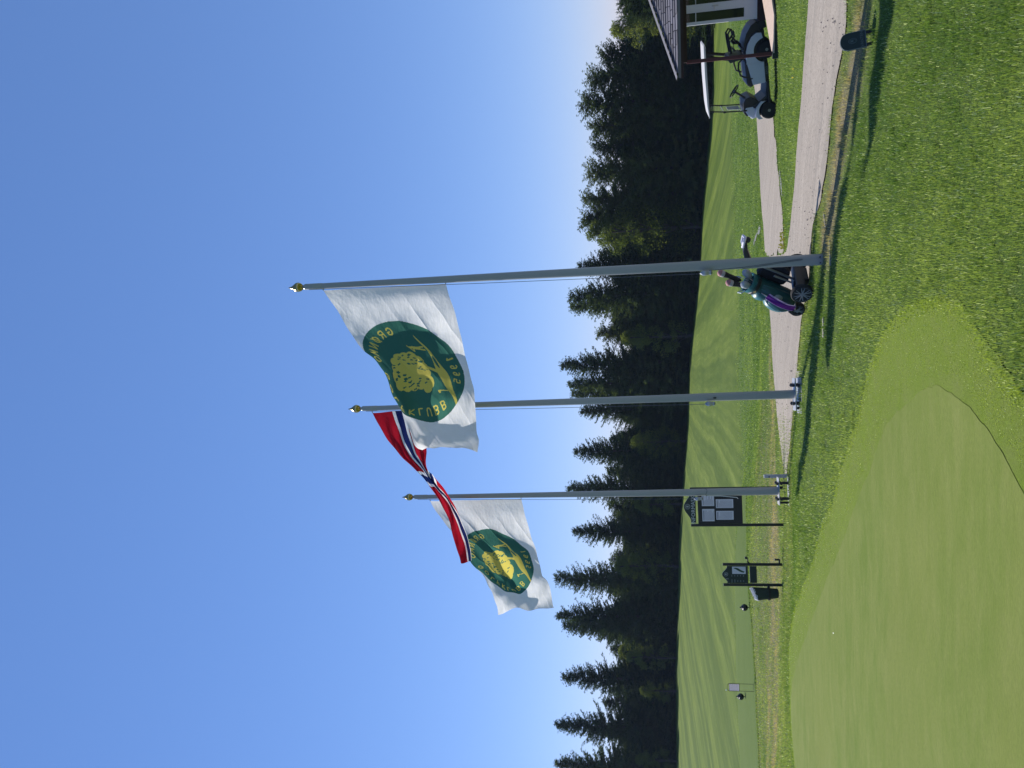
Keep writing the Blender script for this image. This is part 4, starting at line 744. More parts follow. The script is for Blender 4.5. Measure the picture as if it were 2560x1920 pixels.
# tee markers, tee notice
def marker(x, y, label):
    z = hz(x, y)+.03; t = thing('tee_marker', label, 'tee marker', (x, y, z), group='dark tee markers'); MK = BLK
    MB().lathe([(.012, -.05), (.012, .03), (.05, .03), (.085, .06), (.105, .11), (.09, .17), (.06, .19), (.055, .215), (.02, .225)], n=14).build('marker_body', BLK, t, smooth=True); MB().lathe([(.02, .222), (.026, .24), (.012, .262)], n=10).build('marker_cap', BLK, t, smooth=True)
    MB().lathe([(.01, .0), (.01, .006)], (-.085, -.05, .15), 8, (-.8, -.5, .3)).build('marker_disc', mat('marker_white', (.7, .7, .7), .5), t)
marker(-6.99, 24.0, 'dark tee marker on the tee beside the hung waste bag'); marker(-10.415, 25.8, 'dark tee marker on the tee left of the thin framed notice')
zf = hz(-9.02, 23.0)
t = thing('tee_notice', 'thin wire framed stand with one white notice sheet, on the front edge of the tee', 'sign', (-9.02, 23.0, zf+.01)); FRM_ = mat('olive_wire', (.05, .05, .02), .6)
for px in (-.105, .105): MB().tube([(px, 0, -.06), (px, 0, .70)], .006, 6).build('leg', FRM_, t)
MB().tube([(-.105, 0, .0), (.105, 0, .0)], .006, 6).build('foot_bar', FRM_, t); MB().tube([(-.105, 0, .70), (-.06, 0, .735), (.06, 0, .735), (.105, 0, .70)], .006, 6).build('top_bar', FRM_, t)
sh = MB().box((0, -.008, .545), (.195, .008, .275)).build('notice_sheet', clothmat('white_notice', (.78, .74, .79), .55), t); MB().box((0, -.008, .688), (.212, .014, .010)).box((0, -.008, .402), (.212, .014, .010)).box((-.103, -.008, .545), (.010, .014, .286)).box((.103, -.008, .545), (.010, .014, .286)).build('sheet_frame', FRM_, t)
b = MB()
for k in range(11): b.box((-.01 if k % 3 else 0, -.0135, .65-k*.02), (.155 if k % 3 else .175, .001, .004))
b.build('printed_lines', INK, sh); MB().lathe([(.004, -.02), (.016, -.01), (.016, .01), (.004, .02)], (-.085, 0, .765), 10).build('knob', mat('knob_white', (.8, .8, .8), .4), t)
# ball marker
o = MB().lathe([(.003, -.003), (.007, -.002), (.007, .002), (.003, .003)], n=14).build('ball_marker', mat('marker_pale', (.75, .8, .6), .4), smooth=True); o.location = (-2.99, 9.3, hz(-2.99, 9.3)+.036); o.rotation_euler = (.5, 0, 0); tag(o, 'tiny pale ball marker lying alone on the putting green', 'ball marker')

# small green sign at the right
SGG = mat('sign_green_enamel', (.008, .024, .022), .55, var=.1); SGE = mat('sign_edge', (.13, .16, .16), .4)
zs = hz(2.95, 7.2); t = thing('path_sign', 'small round topped green sign plate with raised crest on two stubby legs', 'sign', (2.935, 7.2, zs-.005), (R(-8), R(-5.5), R(-9)))
pts = [(-.074, 0), (.074, 0), (.074, .155)]+[(.074*math.cos(a)*1.0, .155+.058*math.sin(a)) for a in np.linspace(.55, math.pi-.55, 9)]+[(-.074, .155)]
pn = MB().prism(pts, (0, -.012, .062), EX, EZ, (0, .026, 0)).build('sign_plate', SGG, t, bevel=.003)
b = MB()
for q0, q1 in zip(pts, pts[1:]+pts[:1]): b.tube([(q0[0]*.965, -.013, .062+.004+q0[1]*.97), (q1[0]*.965, -.013, .062+.004+q1[1]*.97)], .0032, 5)
b.build('raised_rim', SGE, pn)
RSD = mat('raised_green', (.075, .115, .108), .35); text_mb('VANTEN', .034, (0, -.0135, .085+.012), EX, EZ, .0015, bold=.0004).build('lettering', RSD, pn)
b = MB()
for q in (1.0, .72): b.tube([(q*.022*math.cos(a), -.0135, .172+q*.034*math.sin(a)) for a in np.linspace(0, 6.283, 20)], .0022, 5)
b.add([(.008*math.cos(a), -.015, .178+.013*math.sin(a)) for a in np.linspace(0, 6.283, 11)[:-1]], [tuple(range(10))]); b.build('crest', RSD, pn)
for px in (-.052, .052): MB().prism([(-.013, -.05), (.010, -.05), (.014, .066), (-.014, .066)], (px, .0, 0), EX, EZ, (0, .012, 0)).build('leg', BLK, t)

# ================================================================== golf trolley, bag, clubs
TB = mat('trolley_black', (.012, .012, .015), .45, var=.2); TYRE = mat('trolley_tyre', (.014, .014, .015), .85); ALU = mat('trolley_alloy', (.30, .31, .33), .35, .7); RIMG = mat('rim_grey', (.20, .21, .22), .45, .1)
ax = Vector((1.02, 10.40, 0)); bx_ = Vector((1.50, 10.86, 0)); mid = (ax+bx_)/2; lat = (bx_-ax).normalized(); fwd = Vector((-lat.y, lat.x, 0)); g0 = min(hz(mid.x, mid.y), hz(ax.x, ax.y))+.008
ROT = math.atan2(fwd.y, fwd.x); tilt = math.atan2(hz(ax.x, ax.y)-hz(bx_.x, bx_.y), (bx_-ax).length)
t = thing('golf_trolley', 'black three wheeled golf trolley carrying a teal bag, parked behind the nearest flagpole', 'golf trolley', (mid.x, mid.y, g0), (tilt*.5, 0, ROT))
HW = .315     # local: x forward, y to the left (towards the camera side is +y)
def wheel(c, r, wd, par, name='wheel', spokes=6):
    ax_ = Vector((0, 1, 0)); c = Vector(c)
    ty = MB().lathe([(r*.78, -wd*.5), (r*.93, -wd*.5), (r, -wd*.3), (r, wd*.3), (r*.93, wd*.5), (r*.78, wd*.5)], c, 30, ax_).build('tyre', TYRE, par, smooth=True)
    b = MB(); b.lathe([(.012, -wd*.5), (.03, -wd*.5), (.03, wd*.55), (.012, wd*.58)], c, 14, ax_)
    for k in range(spokes):
        for e in (-.09, .09):
            a = 6.283*k/spokes+e; a2 = 6.283*k/spokes+e*2.2; b.tube([c+Vector((.025*math.cos(a), wd*.42, .025*math.sin(a))), c+Vector((r*.76*math.cos(a2), wd*.40, r*.76*math.sin(a2)))], [.011, .009], 5)
    rows = [[c+Vector((q*math.cos(u), yy, q*math.sin(u))) for u in np.linspace(0, 6.283, 31)] for q, yy in ((r*.80, -wd*.45), (r*.70, -wd*.3), (r*.70, wd*.40), (r*.80, wd*.52))]; b.grid(rows); b.build('rim', RIMG, par, smooth=True)
    MB().lathe([(r*.70, -wd*.30), (r*.70, -wd*.22)], c, 24, ax_).build('wheel_disc', TB, par)
for sy_ in (1, -1):
    we = bpy.data.objects.new('wheel', None); COL.objects.link(we); we.parent = t; we.location = (0, sy_*HW, .142)
    if sy_ < 0: we.rotation_euler = (0, 0, math.pi)
    wheel((0, 0, 0), .140, .062, we)
fwh = bpy.data.objects.new('wheel', None); COL.objects.link(fwh); fwh.parent = t; fwh.location = (.545, 0, .105); wheel((0, 0, 0), .103, .075, fwh, spokes=5)
MB().box((0, 0, .150), (.15, .50, .13)).box((-.02, .0, .085), (.11, .26, .09)).build('axle_housing', TB, t, bevel=.02)
MB().box((.06, .10, .225), (.16, .12, .02), ry=.2).build('battery_strap', mat('strap_blue', (.10, .16, .26), .5), t)
for sy_ in (.045, -.045): MB().tube([(.06, sy_, .17), (.30, sy_, .16), (.52, sy_, .13)], .016, 8).build('frame_tube', TB, t)
MB().prism([(.47, .19), (.56, .225), (.62, .16), (.60, .07), (.56, .16), (.48, .13)], (0, -.05, 0), Vector((1, 0, 0)), EZ, (0, .1, 0)).build('wheel_fork', TB, t, bevel=.01)
MB().tube([(.02, 0, .21), (-.10, 0, .42), (-.23, 0, .66), (-.35, 0, .83)], .017, 10).build('main_tube', ALU, t)
MB().tube([(.02, .10, .20), (-.06, .115, .33), (-.14, .12, .48)], .012, 8).build('side_tube', ALU, t)
MB().prism([(-.40, .76), (-.46, .87), (-.60, .905), (-.74, .90), (-.755, .86), (-.62, .845), (-.50, .80)], (.12, -.045, -.015), Vector((1, 0, 0)), EZ, (0, .09, 0)).build('handle_console', TB, t, bevel=.014)
MB().tube([(-.54, .0, .88), (-.58, -.06, .90), (-.66, -.07, .89), (-.68, 0, .87), (-.66, .07, .89), (-.58, .06, .90), (-.54, 0, .88)], .019, 10).build('handle_grip', mat('grip_white', (.62, .60, .70), .5), t, smooth=True)
MB().lathe([(.035, -.02), (.042, 0), (.035, .02)], (-.645, 0, .84), 14, (0, 1, 0)).build('control_knob', TB, t)
MB().prism([(-.24, .28), (-.16, .34), (-.16, .54), (-.24, .66), (-.36, .70), (-.46, .64), (-.50, .5), (-.46, .36), (-.36, .27)], (.30, -.14, -.02), Vector((1, 0, 0)), EZ, (0, .12, 0)).build('accessory_pouch', mat('pouch_black', (.012, .013, .02), .8), t, bevel=.03)
# the bag: an oval body leaning back on the trolley
M3 = Matrix.Translation(t.location) @ t.rotation_euler.to_matrix().to_4x4()
bag = thing('golf_bag', 'teal and dark green golf bag strapped on the black trolley', 'golf bag', t.location, t.rotation_euler)
TEAL = mat('bag_teal', (.014, .115, .130), .42, var=.35, scale=7, spec=.6); TEALD = mat('bag_dark_green', (.009, .060, .062), .5, var=.3, scale=9); TEALL = mat('bag_light_blue', (.16, .30, .36), .45)
B0 = Vector((.37, .02, .19)); B1 = Vector((.03, .02, .79)); bd = (B1-B0).normalized(); bs = Vector((0, 1, 0)); bf = bd.cross(bs)*-1     # bf: the bag's upper/outer face
if bf.z < 0: bf = -bf
bf, bs = bf*math.cos(.75)+bs*math.sin(.75), bs*math.cos(.75)-bf*math.sin(.75)   # the bag is turned so its pockets face the lawn
def ring(f, rx_, ry_, n=28, sq=.0): c = B0+(B1-B0)*f; rx_, ry_ = rx_*1.12, ry_*1.14; return [c+bs*rx_*math.cos(a)*(1+sq*abs(math.sin(2*a)))+bf*ry_*math.sin(a)*(1+sq*abs(math.sin(2*a))) for a in np.linspace(0, 6.283, n+1)]
MB().grid([ring(f, a, c_, sq=.08) for f, a, c_ in ((0, .10, .085), (.02, .118, .10), (.25, .128, .108), (.5, .130, .108), (.75, .128, .108), (.90, .134, .112), (.93, .134, .112))]).add(ring(0, .10, .085)[:-1], [tuple(range(28))]).build('bag_body', TEALD, bag, smooth=True)
MB().grid([ring(f, a, c_) for f, a, c_ in ((.90, .136, .114), (.98, .144, .122), (1.0, .142, .12), (1.0, .125, .104), (.93, .118, .098), (.80, .11, .09))]).build('bag_rim', TEAL, bag, smooth=True)
MB().grid([ring(f, a, c_) for f, a, c_ in ((.82, .134, .113), (.83, .141, .12), (.895, .143, .121), (.905, .136, .115))]).build('bag_band', TB, bag, smooth=True)
MB().add(ring(.82, .112, .092)[:-1], [tuple(range(28))]).build('bag_divider', TB, bag)
def pocket(name, f0, f1, a0, a1, out, m, nm=9):
    rows = []
    for f in np.linspace(f0, f1, nm):
        k = math.sin(math.pi*(f-f0)/(f1-f0))**.45 if f0 < f < f1 else 0; row = []
        for a in np.linspace(a0, a1, 13):
            e = math.sin(math.pi*(a-a0)/(a1-a0))**.5 if a0 < a < a1 else 0; q = 1+.03+out*k*e; c = B0+(B1-B0)*f; row.append(c+bs*.142*q*math.cos(a)+bf*.121*q*math.sin(a))
        rows.append(row)
    return MB().grid(rows).build(name, m, bag, smooth=True)
pocket('front_pocket', .02, .56, R(50), R(130), .85, TEAL); pocket('side_pocket', .06, .78, R(-22), R(48), .35, TEALD); pocket('accessory_pocket', .55, .82, R(40), R(120), .42, TEAL); pocket('side_pocket', .06, .70, R(132), R(200), .35, TEALD)
pk = pocket('valuables_pocket', .30, .52, R(5), R(46), .52, mat('pocket_grey', (.20, .24, .22), .5))
for a, m_ in ((48, TEALL), (20, TEAL), (-6, TEAL)):
    MB().tube([B0+(B1-B0)*f+bs*.128*(1.10+.30*math.sin(math.pi*f))*math.cos(R(a))+bf*.107*(1.10+.30*math.sin(math.pi*f))*math.sin(R(a)) for f in np.linspace(.08, .78, 12)], .0055, 5).build('piping', m_, bag)
MB().tube([B0+(B1-B0)*f+bs*.05+bf*(.115+.10*math.sin(math.pi*min(1, f/.58))**.6) for f in np.linspace(.04, .6, 14)], .009, 6).build('pocket_trim', TEALL, bag)
MB().tube([B1+bs*.02+bf*.125, B1+bs*.0+bf*.17+bd*.03, B1-bs*.05+bf*.17+bd*.055, B1-bs*.08+bf*.115], .009, 8).build('lift_handle', mat('handle_grey', (.42, .5, .5), .4), bag)
cB = B0+(B1-B0)*.86; MB().prism([(-.028, 0), (0, -.02), (.028, 0), (0, .02)], cB+bs*.095+bf*.098, (bs*.75-bf*.66).normalized(), bd, (bs*.66+bf*.75)*.012).build('tag_badge', mat('badge_gold', (.40, .30, .10), .5), bag)
MB().tube([(.36, .10, .26), (.30, .16, .30), (.28, -.16, .30), (.36, -.10, .26)], .012, 6).build('bag_strap', TB, bag)
b = MB()   # scribbled script mark on the front pocket
c0 = B0+(B1-B0)*.22+bf*.205+bs*.06; b.tube([c0+bd*x-bs*y for x, y in ((-.05, 0), (.02, -.02), (.04, .02), (-.02, .03), (.03, .05), (-.03, .06))], .0035, 5); b.build('embroidery', TEALL, bag)
PUR = clothmat('towel_purple', (.12, .03, .22), .25); PURL = clothmat('towel_edge', (.45, .36, .60), .3)
tw = thing('golf_towel', 'folded purple towel with pale border hanging down the teal golf bag', 'towel', t.location, t.rotation_euler)
tm_, tn_ = bf*math.cos(.95)+bs*math.sin(.95), bs*math.cos(.95)-bf*math.sin(.95)
def towel(y0, y1, off, m, nm): return MB().grid([[B0+(B1-B0)*f+tm_*(.165+off+.075*math.sin(math.pi*min(1, max(0, (f+.05)/.66)))**.7+.006*math.sin(y*90+f*8))+tn_*(y-.09) for y in np.linspace(y0, y1, 9)] for f in np.linspace(.02, .62, 16)]).build(nm, m, tw, smooth=True)
towel(.055, .125, .014, PUR, 'cloth'); towel(.118, .140, .006, PURL, 'border'); towel(.045, .062, .006, PURL, 'border')
MB().box(B0+(B1-B0)*.06+tm_*.205, (.022, .022, .012)).build('stitched_label', PURL, tw)
MB().lathe([(.012, 0), (.012, .004)], B0+(B1-B0)*.63+tm_*.18, 10).tube([B0+(B1-B0)*.62+tm_*.18, B0+(B1-B0)*.74+tm_*.155], .006, 5).build('clip', STEEL, tw)
def club(dx, dy, ln, head, label):
    c = thing('golf_club', label, 'golf club', t.location, t.rotation_euler, group='clubs standing in the golf bag'); p0 = B0+(B1-B0)*.86+bs*dy*.6+bf*dx*.6; p1 = B1+bd*ln+bs*dy*1.25+bf*dx*1.25
    MB().tube([p0, p1], .006, 6).build('shaft', ALU, c)
    if head == 'cover':
        col, top_ = random.choice([((.50, .48, .50), (.52, .30, .36)), ((.36, .33, .34), (.34, .15, .16))]); d = (p1-p0).normalized()
        MB().lathe([(.014, -.20), (.030, -.17), (.034, -.02), (.042, .05)], p1, 14, d).build('head_cover', mat('cover_black', (.012, .012, .016), .8), c, smooth=True)
        MB().lathe([(.042, .055), (.047, .08), (.045, .115), (.026, .138), (.004, .142)], p1, 14, d).build('cover_cap', mat('cover_cap', col, .7), c, smooth=True); MB().lathe([(.047, .102), (.045, .120), (.0270, .140), (.004, .145)], p1, 14, d).build('cover_top', mat('cover_top', top_, .7), c, smooth=True)
    elif head == 'wood':
        d = (p1-p0).normalized(); MB().lathe([(.01, -.09), (.036, -.06), (.05, 0), (.05, .05), (.032, .085), (.004, .092)], p1+bs*.01, 16, (d+bs*.25)).build('head_cover', mat('cover_grey', (.30, .33, .36), .5, var=.4, scale=14), c, smooth=True)
    else:
        d = (p1-p0).normalized(); MB().prism([(0, 0), (.062, .014), (.068, .046), (.018, .036), (0, .02)], p1-d*.015, bs if dy >= 0 else -bs, d, bf*.012).build('iron_head', mat('iron_steel', (.25, .27, .29), .25, .9), c, bevel=.003)
for a in ((.02, .0, .30, 'cover', 'club under a black headcover with pink tip, tallest in the golf bag'), (.07, .01, .15, 'cover', 'club under a black headcover with dark red tip, lower left of the tallest one'), (-.06, .06, .08, 'wood', 'club under a grey rounded headcover, nearest the flagpole'), (.05, .07, .05, 'wood', 'club under a mottled grey headcover, over the bag rim'),
          (-.05, .02, .07, 'iron', 'bare steel iron at the back of the golf bag'), (-.03, -.05, .10, 'iron', 'bare steel iron on the far side of the golf bag'), (.0, .075, .05, 'iron', 'bare steel iron low against the camera side rim'), (.02, -.07, .06, 'iron', 'bare steel iron beside the lift handle')): club(*a)

# ================================================================== golf cart
cr = Vector((8.385, 20.6, 0)); cf = Vector((7.065, 21.35, 0)); hd_ = (cf-cr).normalized(); lf = Vector((-hd_.y, hd_.x, 0)); HT = .43
cr.z = -1.505; cf.z = -1.64; WBASE = math.hypot(cf.x-cr.x, cf.y-cr.y); o0 = cr-lf*HT
pitch_ = math.atan2(cr.z-cf.z, WBASE)
c = thing('golf_cart', 'silver grey golf cart with white roof, parked beside the kiosk deck', 'golf cart', (o0.x, o0.y, cr.z), (0, pitch_, math.atan2(hd_.y, hd_.x)))
SIL = mat('cart_silver_paint', (.44, .47, .55), .3, var=.04, coat=.6); CBL = mat('cart_black_plastic', (.012, .012, .014), .5, var=.2); SEATM = mat('cart_seat_vinyl', (.020, .020, .024), .5); ROOFM = mat('cart_roof_plastic', (.50, .485, .46), .5, var=.06); CTY = mat('cart_tyre', (.013, .013, .014), .85); CRIM = mat('cart_wheel_steel', (.24, .25, .25), .4, .5)
WR = .222
for lx, ly in ((0, HT), (0, -HT), (WBASE, HT), (WBASE, -HT)):
    we = bpy.data.objects.new('wheel', None); COL.objects.link(we); we.parent = c; we.location = (lx, ly, WR); s = 1 if ly > 0 else -1; A_ = (0, s, 0)
    MB().lathe([(.11, -.09), (.19, -.095), (WR-.004, -.07), (WR, -.03), (WR, .03), (WR-.004, .07), (.19, .095), (.12, .09)], n=30, axis=A_).build('tyre', CTY, we, smooth=True)
    MB().lathe([(.125, .055), (.125, .088), (.115, .088), (.105, .05), (.07, .045), (.055, .07), (.04, .075), (.038, .09), (.004, .092)], n=24, axis=A_).build('rim', CRIM, we, smooth=True)
def side(poly, y0, y1, name, m, bevel=.012, par=c): return MB().prism(poly, (0, y0, 0), Vector((1, 0, 0)), EZ, (0, y1-y0, 0)).build(name, m, par, bevel=bevel)
side([(-.5, .26), (.3, .20), (1.25, .16), (1.62, .22), (1.62, .28), (1.25, .25), (.3, .30), (-.5, .34)], -.42, .42, 'chassis', CBL)
arc = [(.30*math.cos(a), .245+.30*math.sin(a)) for a in np.linspace(R(18), R(168), 12)]; out = [(-.42, .34), (-.44, .46), (-.36, .585), (-.2, .685), (-.02, .735), (.28, .735), (.28, .30)]
for y0, y1 in ((.40, .505), (-.505, -.40)): side([(.28, .33)]+arc+out[:-1], y0, y1, 'rear_fender', SIL)
side([(-.42, .34), (-.44, .46), (-.36, .58), (-.2, .68), (-.02, .725), (.28, .725), (.28, .30)], -.41, .41, 'rear_tub', CBL)
tail = [(-.40, .33), (-.62, .36), (-.70, .44), (-.62, .58), (-.45, .70), (-.22, .775), (-.02, .79), (-.03, .74), (-.22, .69), (-.38, .59), (-.46, .46)]
side(tail, -.44, .44, 'bag_well', CBL); side([(-.66, .22), (-.52, .20), (-.50, .33), (-.60, .40), (-.74, .40), (-.76, .30)], -.46, .46, 'rear_bumper', CBL)
side([(.28, .30), (.80, .28), (.815, .60), (.28, .72)], -.50, .50, 'seat_base', SIL); side([(.63, .60), (.66, .60), (.66, .69), (.63, .69)], .495, .506, 'charger_flap', CBL, .002)
side([(.20, .66), (.84, .585), (.86, .66), (.80, .745), (.45, .77), (.20, .78)], -.49, .49, 'seat_cushion', SEATM, .03); side([(.0, .80), (.13, .78), (.18, 1.14), (.10, 1.19), (.02, 1.16)], -.48, .48, 'seat_back', SEATM, .03)
for y in (.49, -.49): MB().tube([(.10, y, .80), (.20, y, .93), (.34, y, .945), (.52, y, .90), (.58, y, .80), (.60, y, .72)], .022, 8).build('arm_rest', CBL, c, smooth=True)
side([(.78, .20), (1.36, .17), (1.36, .23), (.78, .26)], -.52, .52, 'floor_sill', CBL); side([(.82, .262), (1.20, .245), (1.42, .60), (1.36, .63), (1.14, .29)], -.47, .47, 'kick_panel', mat('kick_dark', (.018, .022, .026), .55), .01)
text_mb('EZGO', .075, (.50, .509, .245), Vector((-1, 0, 0)), EZ, .001).build('side_lettering', mat('sill_letter', (.10, .14, .12), .5), c); MB().box((.5, .505, .245), (.34, .004, .09)).build('side_badge', CBL, c)
side([(1.10, .67), (1.14, .80), (1.24, .86), (1.50, .86), (1.60, .80), (1.52, .58), (1.36, .40), (1.22, .50)], -.44, .44, 'dash_board', CBL, .02)
cow = [(1.36, .84), (1.48, .825), (1.59, .76), (1.66, .66), (1.69, .565), (1.55, .53), (1.36, .56)]; side(cow, -.45, .45, 'front_cowl', SIL, .045)
side([(1.50, .55), (1.68, .56), (1.68, .46), (1.60, .36), (1.45, .36)], -.33, .33, 'front_bumper', CBL, .02)
for y0, y1 in ((.40, .50), (-.50, -.40)): side([(WBASE+.255*math.cos(a), .225+.255*math.sin(a)) for a in np.linspace(R(40), R(165), 10)]+[(WBASE-.26, .42), (WBASE-.12, .55), (WBASE+.1, .57), (WBASE+.20, .50)], y0, y1, 'front_fender', SIL if y0 > 0 else SIL, .01)
for y in (.28, -.28): MB().lathe([(.05, 0), (.05, .02), (.03, .03)], (1.672, y, .63), 14, (.9, 0, .35)).build('headlight', mat('lamp_glass', (.6, .62, .65), .1), c)
MB().lathe([(.03, -.02), (.035, 0), (.03, .02)], (1.46, .20, .885), 14, (0, 1, 0)).build('cup_holder', mat('cup_white', (.6, .62, .66), .5), c)
sw = MB(); cs = Vector((.93, .22, 1.06)); an = Vector((.62, 0, -.78)); e1 = Vector((0, 1, 0)); e2 = an.cross(e1)
sw.tube([cs+(e1*math.cos(a)+e2*math.sin(a))*.175 for a in np.linspace(0, 6.283, 25)], .016, 8, cap=False)
for a in (0, 2.1, 4.2): sw.tube([cs, cs+(e1*math.cos(a)+e2*math.sin(a))*.17], .012, 6)
sw.lathe([(.05, -.01), (.05, .02)], cs, 12, an).build('steering_wheel', CBL, c, smooth=True); MB().tube([cs, (1.22, .22, .70)], .028, 8).build('steering_column', CBL, c)
rp = lambda z: [(-.40, z-.03), (-.36, z-.005), (.4, z+.02), (1.15, z+.015), (1.46, z-.015), (1.46, z-.035), (1.15, z-.03), (-.34, z-.055)]
side(rp(1.78), -.50, .50, 'roof', ROOFM, .02); side([(-.30, 1.715), (1.35, 1.735), (1.35, 1.75), (-.30, 1.735)], -.50, .50, 'roof_frame', CBL, .004)
for y in (.46, -.46):
    MB().tube([(.06, y, .72), (.06, y, 1.2), (-.08, y, 1.74)], .040, 8).build('rear_pillar', CBL, c)
    MB().tube([(1.44, y, .78), (1.38, y, 1.3), (1.29, y, 1.76)], .017, 8).box((1.375, y, 1.36), (.05, .045, .06)).box((1.315, y, 1.66), (.05, .045, .05)).build('front_pillar', CBL, c)
gl = bpy.data.materials.new('windscreen_acrylic'); gl.use_nodes = True; gn = gl.node_tree.nodes; gb = gn['Principled BSDF']; gb.inputs['Roughness'].default_value = .05; gb.inputs['Alpha'].default_value = .16; gb.inputs['Base Color'].default_value = (.75, .8, .8, 1)
MB().box((1.345, 0, 1.56), (.006, .90, .34), ry=-.17).build('windscreen_upper', gl, c); MB().box((1.405, 0, 1.11), (.006, .90, .50), ry=-.12).build('windscreen_lower', gl, c)
MB().tube([(1.375, -.45, 1.375), (1.375, .45, 1.375)], .008, 6).build('windscreen_hinge', mat('hinge_pale', (.4, .42, .42), .5), c); MB().box((1.398, -.02, 1.09), (.004, .44, .32), ry=-.12).build('rules_sheet', PAPER, c)
MB().box((-.10, 0, 1.0), (.03, .80, .05)).box((-.10, 0, .80), (.03, .80, .04)).build('bag_rack', CBL, c)
b = MB()
for y in np.linspace(-.36, .36, 9): b.tube([(-.12, y, .82), (-.24, y, .84), (-.26, y, 1.02)], .006, 4)
for z in (.84, .93, 1.02): b.tube([(-.25, -.38, z), (-.25, .38, z)], .006, 4)
for y in (-.38, .38): b.tube([(-.12, y, 1.02), (-.26, y, 1.02)], .006, 4)
b.build('wire_basket', CBL, c)
for y in (.22, -.22): MB().tube([(-.02, y, 1.07), (-.28, y, 1.11), (-.50, y, 1.13), (-.585, y, 1.07), (-.55, y, .99), (-.42, y, .97), (-.32, y, 1.05)], [.03, .028, .026, .022, .024, .026, .03], 8).box((-.36, y, .98), (.10, .06, .04), ry=.6).build('bag_strap', CBL, c, smooth=True)

# ================================================================== kiosk with shingled hip roof and deck
KD = Vector((.951, -.309, 0)); KN = Vector((.309, .951, 0)); KO = Vector((6.852, 18.0, 1.10))
k = thing('kiosk', 'dark wooden kiosk with grey shingled hip roof, white glazed door and pale deck', 'building', (KO.x, KO.y, -1.35), (0, 0, math.atan2(KD.y, KD.x)))
ZE = KO.z+1.35; ZD = ZE-2.155; PT = .268          # eave and deck heights above the kiosk's base; local x along the eave, y inwards
SHING = mat('roof_shingle', (.105, .100, .118), .85, var=.6, scale=9, bump=.6, bscale=130)
n_ = SHING.node_tree.nodes; oi_ = n_.new('ShaderNodeObjectInfo'); hv = n_.new('ShaderNodeHueSaturation'); mr_ = n_.new('ShaderNodeMapRange'); mr_.inputs[3].default_value = .55; mr_.inputs[4].default_value = 1.5; SHING.node_tree.links.new(oi_.outputs['Random'], mr_.inputs[0]); SHING.node_tree.links.new(mr_.outputs[0], hv.inputs['Value'])
bl_ = n_['Principled BSDF'].inputs['Base Color'].links[0].from_socket; SHING.node_tree.links.new(bl_, hv.inputs['Color']); SHING.node_tree.links.new(hv.outputs[0], n_['Principled BSDF'].inputs['Base Color']); WOOD = mat('dark_red_wood', (.028, .010, .010), .7, var=.3, scale=5); WHP = mat('white_painted_wood', (.52, .54, .58), .45, var=.05); GLS = bpy.data.materials.new('window_glass'); GLS.use_nodes = True
gp = GLS.node_tree.nodes['Principled BSDF']; gp.inputs['Base Color'].default_value = (.012, .018, .016, 1); gp.inputs['Roughness'].default_value = .04
DECKM = mat('deck_timber', (.52, .40, .33), .8, var=.15, scale=9, bump=.2)
LX, LY = 7.0, 5.6; rx = LY/2; H_ = rx*PT
roof = MB().add([(0, .05, ZE-.04), (LX, .05, ZE-.04), (LX, LY, ZE-.04), (rx, LY, ZE-.04), (rx, rx, ZE+H_-.012), (LX-rx, rx, ZE+H_-.012), (rx, rx, ZE-.04)], [(0, 1, 5, 4), (1, 2, 5), (2, 3, 4, 5), (0, 4, 6), (6, 4, 3), (6, 3, 2, 1, 0)]).build('roof', SHING, k)
nrm = Vector((0, -PT, 1)).normalized(); sl_ = Vector((0, 1, PT)).normalized(); shm = []
for v in range(5):
    ww = (.30, .26, .34, .22, .31)[v]; shm.append((ww, MB().add([(0, 0, 0), (ww-.018, 0, 0), (ww-.018, .22, -.024), (0, .22, -.024), (0, 0, -.026), (ww-.018, 0, -.026)], [(0, 1, 2, 3), (4, 5, 1, 0)]).build('shingle', SHING, roof)))
first = {id(o): True for _, o in shm}; cnt = 0; rot_ = Matrix(((1, 0, 0), (0, sl_.y, nrm.y), (0, sl_.z, nrm.z))).to_euler()
for r_ in range(15):
    yy = -.03+r_*.165; x_ = max(0, yy)+random.uniform(-.2, 0)
    while x_ < 3.0 and cnt < 290:
        ww, src = random.choice(shm)
        if x_+ww > yy+.14:
            xx_ = max(x_, yy+.14)
            o = src if first.pop(id(src), None) else src.copy()
            if o is not src: COL.objects.link(o)
            o.parent = roof; o.location = Vector((xx_, yy, ZE+yy*PT+.022))+nrm*random.uniform(0, .003); o.rotation_euler = rot_; cnt += 1
        x_ += ww
hp = [Vector((q, q, ZE+q*PT+.062)) for q in (-.05, rx)]; e = Vector((1, -1, 0)).normalized()
MB().add([hp[0]-e*.03+Vector((0, 0, -.02)), hp[0], hp[0]+e*.11+Vector((0, 0, -.012)), hp[1]-e*.03+Vector((0, 0, -.02)), hp[1], hp[1]+e*.11+Vector((0, 0, -.012))], [(0, 1, 4, 3), (1, 2, 5, 4)]).build('hip_cap', mat('hip_cap_felt', (.16, .155, .17), .85, var=.25, scale=8, bump=.4), k)
MB().box((LX/2, -.012, ZE-.03), (LX, .02, .055)).build('drip_edge', mat('drip_edge_grey', (.12, .12, .13), .4, .4), k); MB().box((LX/2, .04, ZE-.085), (LX, .03, .07)).build('gutter_board', WOOD, k)
MB().box((LX/2+.2, .63, ZE-.15), (LX-.3, .12, .17)).build('beam', WOOD, k, bevel=.006);
MB().prism([(.10, .08), (LX-.1, .08), (LX-.1, LY-.1), (rx+.05, LY-.1), (rx+.05, rx)], (0, 0, ZE-.065), EX, Vector((0, 1, 0)), (0, 0, .02)).build('soffit', WOOD, k)
